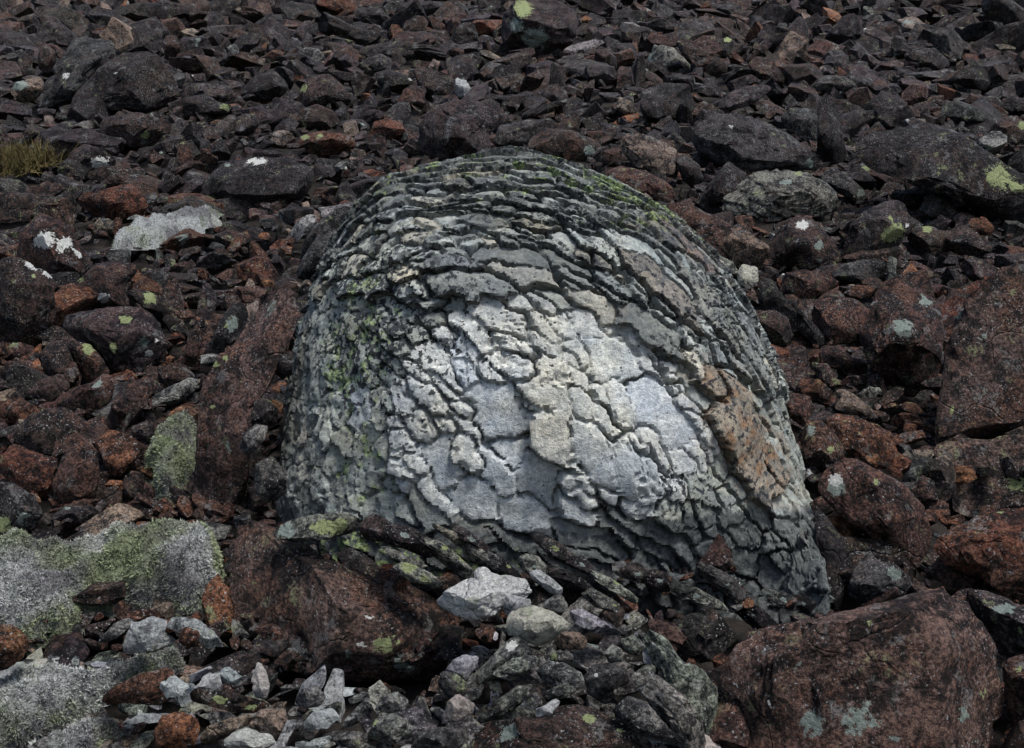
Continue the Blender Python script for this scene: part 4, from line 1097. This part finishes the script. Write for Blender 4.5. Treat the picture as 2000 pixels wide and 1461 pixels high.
# ------------------------------------------------------------------ moss
def build_moss(label, poly, lift, thick, tone, nb, seed=1, base=(0.74, 0.75, 0.72), green=(0.36, 0.42, 0.20), blade=0.0085, step=3.0, round_=34.0, sil=None):
    """a mat draped on the slope: its footprint is the outline carried back onto a plane `lift` above the stones"""
    r = np.random.default_rng(seed)
    p = np.array(poly, float)
    # ragged margin
    q = np.roll(p, -1, 0)
    rag = []
    for s, e in zip(p, q):
        m = max(2, int(np.hypot(*(e - s)) / 14))
        for t in range(m):
            rag.append(s + (e - s) * t / m + r.normal(0, min(5.5, round_ / 8), 2))
    rag = np.array(rag)
    gx = np.arange(p[:, 0].min() - 4, p[:, 0].max() + 4, step); gy = np.arange(p[:, 1].min() - 4, p[:, 1].max() + 4, step)
    X, Y = np.meshgrid(gx, gy)
    ins = in_poly(rag, X, Y)
    s, e = rag, np.roll(rag, -1, 0)
    x, y = X.ravel(), Y.ravel()
    dist = np.full(len(x), 1e9)
    for (sx, sy), (ex, ey) in zip(s, e):
        ux, uy = ex - sx, ey - sy
        t = np.clip(((x - sx) * ux + (y - sy) * uy) / (ux * ux + uy * uy + 1e-9), 0, 1)
        dist = np.minimum(dist, np.hypot(x - sx - t * ux, y - sy - t * uy))
    ray_ = FWD * FPX + (x - 1000)[:, None] * RIGHT + (730.5 - y)[:, None] * UP
    P = CAM + ray_ * ((lift - CAM @ NSL) / (ray_ @ NSL))[:, None]
    t = np.clip((dist - 1.2 * step) / round_, 0, 1)
    prof = t * (2 - t) * 0.6 + 0.4 * np.sqrt(np.maximum(1 - (1 - t) ** 2, 0)) * sstep(0, .25, t)          # rounded rim
    h = prof * (thick + 0.30 * thick * fbm(P * 3.0 + seed, 2) + 0.26 * thick * fbm(P * 8 + seed, 2) + 0.010 * fbm(P * 26 + seed, 3)) - 0.03
    P = P + h[:, None] * NSL
    
    idx = np.arange(len(x)).reshape(X.shape)
    Q = np.stack([idx[:-1, :-1], idx[1:, :-1], idx[1:, 1:], idx[:-1, 1:]], -1).reshape(-1, 4)
    Q = Q[ins.ravel()[Q].all(1)]
    used, inv = np.unique(Q, return_inverse=True)
    P = P[used]; Q = inv.reshape(-1, 4)
    # skirt down to the stones
    f = np.vstack([Q[:, [0, 1, 2]], Q[:, [0, 2, 3]]])
    ctr = P.mean(0)
    loc = ctr - NSL * 0.08
    def colour(Q, steep=0.0):
        g = 0.85 * sstep(-0.45, 0.65, 0.9 * steep + fbm(Q * 3.4 + seed * 3.3, 3) + tone)
        lilac = 1.5 * sstep(-0.05, 0.6, fbm(Q * 5.1 + 50 + seed, 3))
        c = np.array(base)[None] * (1 - g)[:, None] + np.array(green)[None] * g[:, None]
        c = c * (1 - 0.5 * lilac)[:, None] + np.array([0.24, 0.22, 0.25])[None] * (0.5 * lilac)[:, None]
        yel = sstep(0.72, 0.95, fbm(Q * 5.0 + 90 + seed, 3))
        return c * (1 - yel)[:, None] + np.array([0.62, 0.66, 0.40])[None] * yel[:, None]
    root = link('moss_cushion', None)
    root.location = loc
    tag(root, label, 'moss', 'woolly moss cushions among the stones')
    me = mesh_np('cushion', P - loc, f)
    c = colour(P) * 0.45
    vattr(me, 'tint', np.hstack([c, np.ones((len(c), 1))]))
    link('cushion', me, MOSS, root)
    # shoots
    tri = P[f]
    nrm = np.cross(tri[:, 1] - tri[:, 0], tri[:, 2] - tri[:, 0])
    area = np.linalg.norm(nrm, axis=1)
    un = nrm / (area[:, None] + 1e-12)
    if (un @ NSL).mean() < 0: un = -un
    wgt = area * np.clip((un @ NSL) * 2.5 + 0.4, 0.0, 1)
    t = r.choice(len(f), nb, p=wgt / wgt.sum())
    u, v = r.random(nb), r.random(nb)
    s = u + v > 1
    u[s], v[s] = 1 - u[s], 1 - v[s]
    B = tri[t, 0] + u[:, None] * (tri[t, 1] - tri[t, 0]) + v[:, None] * (tri[t, 2] - tri[t, 0])
    d = un[t] + r.normal(0, 0.55, (nb, 3)); d /= np.linalg.norm(d, axis=1)[:, None]
    side = np.cross(d, r.normal(size=(nb, 3))); side /= np.linalg.norm(side, axis=1)[:, None]
    clump = sstep(-0.35, 0.45, fbm(B * 38 + seed, 2))          # shoots gather in clumps
    ln = blade * r.uniform(0.6, 1.2, nb) * (0.35 + 1.5 * clump); wd = 0.0026 * r.uniform(0.7, 1.4, nb)
    a = B - side * wd[:, None] - un[t] * 0.003; b = B + side * wd[:, None] - un[t] * 0.003; e = B + d * ln[:, None]
    vv = np.stack([a, b, e], 1).reshape(-1, 3)
    cc = colour(B, sstep(0.75, 0.2, un[t] @ NSL)) * (r.uniform(0.7, 1.2, nb) * (0.42 + 0.75 * clump))[:, None]  # tint also darkened between clumps, painting in the shade there
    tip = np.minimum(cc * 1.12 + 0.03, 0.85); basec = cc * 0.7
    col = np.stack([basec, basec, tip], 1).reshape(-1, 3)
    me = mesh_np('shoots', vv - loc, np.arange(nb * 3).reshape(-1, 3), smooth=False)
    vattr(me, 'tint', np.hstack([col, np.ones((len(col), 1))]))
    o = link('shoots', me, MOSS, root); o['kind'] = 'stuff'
    zmark(sil or poly, float(((P - CAM) @ FWD).min()))
    return root

G1 = [(-80,1075),(0,1045),(60,1034),(130,1012),(200,1008),(300,998),(360,1002),(425,994),(440,1030),(444,1080),(450,1140),(452,1190),(390,1202),(300,1198),(250,1186),(215,1192),(175,1200),(165,1222),(130,1244),(60,1262),(-80,1280)]
def drop(poly, by, below):
    """footprint of a cushion whose outline is poly and which stands `by` pixels tall"""
    return [(x, y + by * max(0.0, min(1.0, (below - y) / 60.0))) for x, y in poly]
build_moss('thick grey-green bank of woolly moss beside the big rust-brown block', drop(G1, 62, 1170), 0.0, 0.17, -0.16, 56000, seed=1, sil=G1, round_=44)
G2 = [(-80,1345),(10,1300),(60,1271),(130,1285),(185,1308),(228,1283),(315,1252),(359,1255),(366,1282),(330,1302),(245,1330),(196,1357),(165,1378),(119,1410),(35,1452),(-80,1475)]
build_moss('sprawling grey and green moss mound running into a ridge between pale stones', [(-80,1375),(10,1335),(60,1310),(130,1320),(185,1335),(228,1308),(315,1275),(359,1278),(366,1290),(330,1310),(245,1342),(196,1366),(165,1386),(119,1416),(35,1456),(-80,1478)], 0.03, 0.10, -0.18, 28000, seed=2, sil=G2, round_=24)
build_moss('small grey moss mat spreading through the gravel',
           [(30,1490),(122,1440),(157,1420),(224,1412),(242,1420),(205,1446),(195,1490),(100,1510)], 0.03, 0.08, -0.25, 12000, seed=3, round_=20)
G4 = [(280,902),(284,872),(308,862),(318,830),(297,811),(339,794),(376,787),(392,800),(390,845),(386,902),(382,934),(354,959),(324,974),(292,953)]
build_moss('plump green and grey moss pillow beside the flank slab', [(280,915),(286,890),(312,872),(330,850),(376,840),(392,850),(390,880),(386,915),(382,940),(354,962),(324,977),(292,956)], 0.03, 0.20, 0.05, 12000, seed=4, base=(0.62, 0.66, 0.58), sil=G4, round_=36)
G5 = [(211,482),(222,452),(252,425),(287,411),(315,415),(378,401),(430,394),(443,403),(415,422),(398,436),(399,450),(350,456),(297,473),(252,477)]
build_moss('pale frosty moss mat draped over stones high above the flank slab', [(211,486),(222,462),(252,440),(287,428),(315,430),(378,417),(430,408),(443,412),(420,428),(405,440),(399,453),(350,460),(297,477),(252,482)], 0.08, 0.13, -0.55, 12000, seed=5, base=(0.86, 0.88, 0.86), blade=0.007, sil=G5, round_=20, step=2.0)

# a tuft of yellowed grass on the slope
def build_grass():
    r = np.random.default_rng(3)
    nb = 2600
    c = at(35, 320, ground_depth(35, 330) - 0.05)
    root = link('grass_tuft', None)
    root.location = c
    tag(root, 'tuft of yellow-brown grass growing between dark stones', 'grass')
    k = ground_depth(35, 330) / FPX
    bx = r.normal(0, 30 * k, nb); by = r.normal(0, 0.18, nb)
    B = bx[:, None] * RIGHT + by[:, None] * TSL
    d = np.array([0, -0.4, 0.7]) + r.normal(0, 0.7, (nb, 3)); d /= np.linalg.norm(d, axis=1)[:, None]
    side = np.cross(d, r.normal(size=(nb, 3))); side /= np.linalg.norm(side, axis=1)[:, None]
    ln = r.uniform(0.08, 0.2, nb)
    vv = np.stack([B - side * 0.006, B + side * 0.006, B + d * ln[:, None]], 1).reshape(-1, 3)
    col = np.array([0.15, 0.11, 0.05])[None] * r.uniform(.5, 1.5, nb)[:, None] + np.array([0, .02, 0]) * r.random(nb)[:, None]
    me = mesh_np('blades', vv, np.arange(nb * 3).reshape(-1, 3), smooth=False)
    vattr(me, 'tint', np.hstack([np.repeat(col, 3, 0), np.ones((nb * 3, 1))]))
    o = link('blades', me, MOSS, root); o['kind'] = 'stuff'
build_grass()

# ------------------------------------------------------------------ loose stones, packed largest first
def rock_shape(r, n):
    """unit sized angular stone: a block cut by planes; n = subdivisions of its faces"""
    bm = bmesh.new()
    bmesh.ops.create_cube(bm, size=2.0)
    for _ in range(int(r.integers(9, 14))):
        nn = mathutils.Vector(r.normal(size=3)); nn.normalize()
        g = bm.verts[:] + bm.edges[:] + bm.faces[:]
        res = bmesh.ops.bisect_plane(bm, geom=g, plane_co=nn * r.uniform(0.62, 1.0), plane_no=nn, clear_outer=True)
        es = [e for e in res['geom_cut'] if isinstance(e, bmesh.types.BMEdge)]
        if es: bmesh.ops.holes_fill(bm, edges=es, sides=0)
    bmesh.ops.remove_doubles(bm, verts=bm.verts, dist=0.06)
    if n:
        bmesh.ops.bevel(bm, geom=bm.edges[:], offset=0.05, segments=1, affect='EDGES', profile=0.5, clamp_overlap=True)
    bmesh.ops.triangulate(bm, faces=bm.faces[:])
    for _ in range(n):
        long = [e for e in bm.edges if e.calc_length() > 0.22]
        bmesh.ops.subdivide_edges(bm, edges=long, cuts=1, use_grid_fill=True)
        bmesh.ops.triangulate(bm, faces=bm.faces[:])
    bmesh.ops.recalc_face_normals(bm, faces=bm.faces[:])
    bm.verts.index_update()
    P = np.array([v.co[:] for v in bm.verts]); f = np.array([[v.index for v in q.verts] for q in bm.faces])
    bm.free()
    off = r.uniform(-40, 40, 3)
    P *= (1 + 0.10 * fbm(P * 1.3 + off, 2) + (0.045 * fbm(P * 4 + off, 3) if n else 0))[:, None]
    P *= np.array([1.0, r.uniform(0.6, 0.95), r.uniform(0.38, 0.72)])
    return P, f

LIB = {n: [rock_shape(np.random.default_rng(300 + n * 100 + i), n) for i in range(c)] for n, c in ((0, 60), (1, 40), (3, 50))}
print('t', time.time() - _t0, 'lib', [np.mean([len(f) for _, f in LIB[n]]) for n in LIB])

def rotm(r, tilt):
    a, b, c = r.uniform(0, 2 * pi), r.uniform(0, 2 * pi), abs(r.normal(0, tilt))
    Rz = np.array([[cos(a), -sin(a), 0], [sin(a), cos(a), 0], [0, 0, 1]])
    ax = np.array([cos(b), sin(b), 0]); K = np.array([[0, -ax[2], ax[1]], [ax[2], 0, -ax[0]], [-ax[1], ax[0], 0]])
    Rt = np.eye(3) + sin(c) * K + (1 - cos(c)) * K @ K
    M = np.stack([RIGHT, TSL, NSL], 1)
    return M @ Rt @ Rz

GREYZONE = [(-300,1290),(430,1280),(480,1330),(860,1370),(880,1290),(1000,1210),(1240,1200),(1400,1400),(1420,1600),(-300,1600)]
def build_scatter():
    r = np.random.default_rng(77)
    Xr, L0, L1 = 0.62, math.log(2.05), math.log(40.0)
    cell = 0.012
    grid = {}
    chosen = []
    classes = [(135, 40), (108, 90), (90, 90), (72, 260), (58, 620), (46, 1300), (36, 2600), (28, 4600), (22, 7000), (17, 8000), (13, 8000)]
    for pxs, tries in classes:
        tries = int(tries * 2.2)
        us = r.uniform(-Xr, Xr, tries); ls = r.uniform(L0, L1, tries)
        for u, l in zip(us, ls):
            rng_ = math.exp(l)                       # distance along the slope
            size = pxs * r.uniform(0.85, 1.15)
            if rng_ > 7: size *= 0.84
            if pxs > 92 and rng_ < 5.8: continue
            if rng_ > 9: size = min(size, 110 * r.uniform(.6, 1))
            if rng_ > 13 and size < 21: continue
            if rng_ > 6.5 and size < 15: continue
            sig = size / FPX
            # keep apart
            R = int(0.075 / cell) + 1
            gu, gl = int(u / cell), int(l / cell)
            ok = True
            reach = int((sig + 0.07) * 0.5 / cell) + 1
            for a in range(gu - reach, gu + reach + 1):
                for b in range(gl - reach, gl + reach + 1):
                    for (u2, l2, s2) in grid.get((a, b), ()):
                        if (u - u2) ** 2 + (l - l2) ** 2 < (0.40 * (sig + s2)) ** 2:
                            ok = False; break
                    if not ok: break
                if not ok: break
            if not ok: continue
            d = math.sqrt(rng_ ** 2 + HPERP ** 2)
            diam = sig * d
            pos = u * rng_ * 1.0 * RIGHT + rng_ * TSL + NSL * diam * r.uniform(-0.20, 0.30)
            x, y, z = project(pos)
            # not in front of or inside a placed thing
            rp = 0.5 * diam * FPX / z
            hit = False
            for ax, ay in ((0, 0), (.8, 0), (-.8, 0), (0, .7), (0, -.7)):
                ix, iy = int((x + ax * rp + 200) / ZS), int((y + ay * rp + 100) / ZS)
                if 0 <= ix < ZW and 0 <= iy < ZH and zbuf[iy, ix] < 1e8:
                    zb = zbuf[iy, ix]
                    if z < zb + (0.12 * diam) : hit = True; break
            if hit: continue
            grid.setdefault((gu, gl), []).append((u, l, sig))
            hidden = False
            ix, iy = int((x + 200) / ZS), int((y + 100) / ZS)
            if 0 <= ix < ZW and 0 <= iy < ZH and zbuf[iy, ix] < z - 0.1: hidden = True
            chosen.append((pos, diam, x, y, z, rp * 2, hidden))
    print('t', time.time() - _t0, 'loose stones', len(chosen))
    px = np.array([c[2] for c in chosen]); py = np.array([c[3] for c in chosen]); ps = np.array([c[5] for c in chosen]); hid = np.array([c[6] for c in chosen])
    grey = in_poly(GREYZONE, px, py)
    inframe = (px > 5) & (px < 1995) & (py > 5) & (py < 1456) & ~hid
    nfree = max(0, 298 - len(STONES))
    score = np.where(inframe, ps, -1)
    single = set(np.argsort(-score)[:nfree].tolist())
    tones = ['brown', 'dark', 'purple', 'red', 'rust', 'tan', 'slate', 'orange', 'grey']
    pw_far = np.array([.22, .42, .20, .04, .02, .02, .06, .01, .01])
    pw_mid = np.array([.27, .10, .12, .20, .15, .05, .06, .03, .02])
    tones_g = ['grey', 'blue', 'olive', 'slate', 'tan', 'brown', 'pale', 'cream']
    pw_g = np.array([.26, .10, .26, .20, .06, .04, .04, .04])
    bucket = {'scree_stones': [[], [], [], 0], 'grey_gravel': [[], [], [], 0]}
    word = {'brown': 'brown', 'dark': 'dark', 'purple': 'purple-brown', 'red': 'red-brown', 'rust': 'rusty', 'tan': 'tan', 'slate': 'slate-grey', 'orange': 'orange',
            'grey': 'grey', 'blue': 'blue-grey', 'olive': 'olive', 'pale': 'pale', 'cream': 'cream'}
    labels = {}
    land = [(s[0], np.array(s[0].location), s[5]) for s in STONES if len(s[5].split()) <= 9 and not s[5].startswith('thin dark ledge')]
    land.append((BOULDER, np.array(BOULDER.location), 'domed pale grey boulder'))
    LP = np.array([q[1] for q in land])
    for q, (pos, diam, x, y, z, pxs, h) in enumerate(chosen):
        rr = np.random.default_rng(5000 + q)
        if grey[q]:
            tone = rr.choice(tones_g, p=pw_g)
        else:
            wf = float(sstep(300, 620, np.array(y)))
            pw = pw_far * (1 - wf) + pw_mid * wf
            tone = rr.choice(tones, p=pw / pw.sum())
        n = 3 if q in single else (1 if pxs > 46 else 0)
        sp_, f = LIB[n][rr.integers(len(LIB[n]))]
        sc = np.array([rr.uniform(.85, 1.5), rr.uniform(.75, 1.1), rr.uniform(.5, 1.2)])
        if grey[q]: sc = np.array([rr.uniform(1.0, 1.8), rr.uniform(.7, 1.05), rr.uniform(.35, .8)])      # slivers of the flaking boulder
        Rm = rotm(rr, 0.42 if grey[q] else 0.58)
        V = (sp_ * sc * diam * 0.56) @ Rm.T
        c = np.array(COL[str(tone)]) * np.array([*(rr.uniform(.72, 1.3) + rr.normal(0, .04, 3)), 1])
        lich = np.zeros((len(V), 4))
        t = rr.random()
        if t < 0.05: lich[:, 0] = np.clip(0.62 - np.linalg.norm(V - V[rr.integers(len(V))], axis=1) / (diam * 0.7), 0, 1)
        elif t < 0.14: lich[:, 2] = np.clip(0.66 - np.linalg.norm(V - V[rr.integers(len(V))], axis=1) / (diam * 0.8), 0, 1)
        elif t < 0.19: lich[:, 1] = np.clip(0.55 - np.linalg.norm(V - V[rr.integers(len(V))], axis=1) / (diam * 0.7), 0, 1)
        if q in single:
            loc = pos - np.array([0, 0, diam * 0.25])
            ob = link('stone', mesh_np('stone', V + pos - loc, f), STONE); sharp(ob.data, 32)
            ob.location = loc
            vattr(ob.data, 'tint', np.tile(c, (len(V), 1))); vattr(ob.data, 'lich', lich)
            flat = np.ptp(V @ NSL) / max(np.ptp(V @ RIGHT), 1e-6)
            shape = 'flat' if flat < 0.5 else ('chunky' if flat < 0.8 else 'upright')
            dd = np.linalg.norm(LP - pos, axis=1)
            extra = ' green-spotted' if lich[:, 0].max() > .5 else (' white-spotted' if lich[:, 1].max() > .5 else '')
            for i in np.argsort(dd)[:6]:
                up = (pos - LP[i]) @ TSL
                rel = 'uphill of' if up > 0.35 * dd[i] + .05 else ('downhill of' if up < -0.35 * dd[i] - .05 else 'beside')
                lab = f"{shape}{extra} {word[str(tone)]} stone {rel} the {land[i][2]}"
                if lab not in labels: break
            labels[lab] = 1
            tag(ob, lab, 'stone', 'stones of the scree slope', 'thing')
        else:
            B = bucket['grey_gravel' if grey[q] else 'scree_stones']
            B[0].append(V + pos); B[1].append(f + B[3]); B[2].append((c, lich)); B[3] += len(V)
    for name, label, cat in (('scree_stones', 'countless small dark brown and rusty stones of the scree slope', 'scree'), ('grey_gravel', 'grey gravel and pebbles at the foot of the big rust-brown block', 'gravel')):
        B = bucket[name]
        ob = link(name, mesh_np(name, np.vstack(B[0]), np.vstack(B[1]), smooth=False), STONE)
        vattr(ob.data, 'tint', np.vstack([np.tile(c, (len(l), 1)) for c, l in B[2]]))
        vattr(ob.data, 'lich', np.vstack([l for c, l in B[2]]))
        tag(ob, label, cat, kind='stuff')
    print('singles', len(single), 'heroes', len(STONES))
build_scatter()

print('t', time.time() - _t0, 'end; triangles', sum(len(m.loops) - 2 * len(m.polygons) for m in bpy.data.meshes))
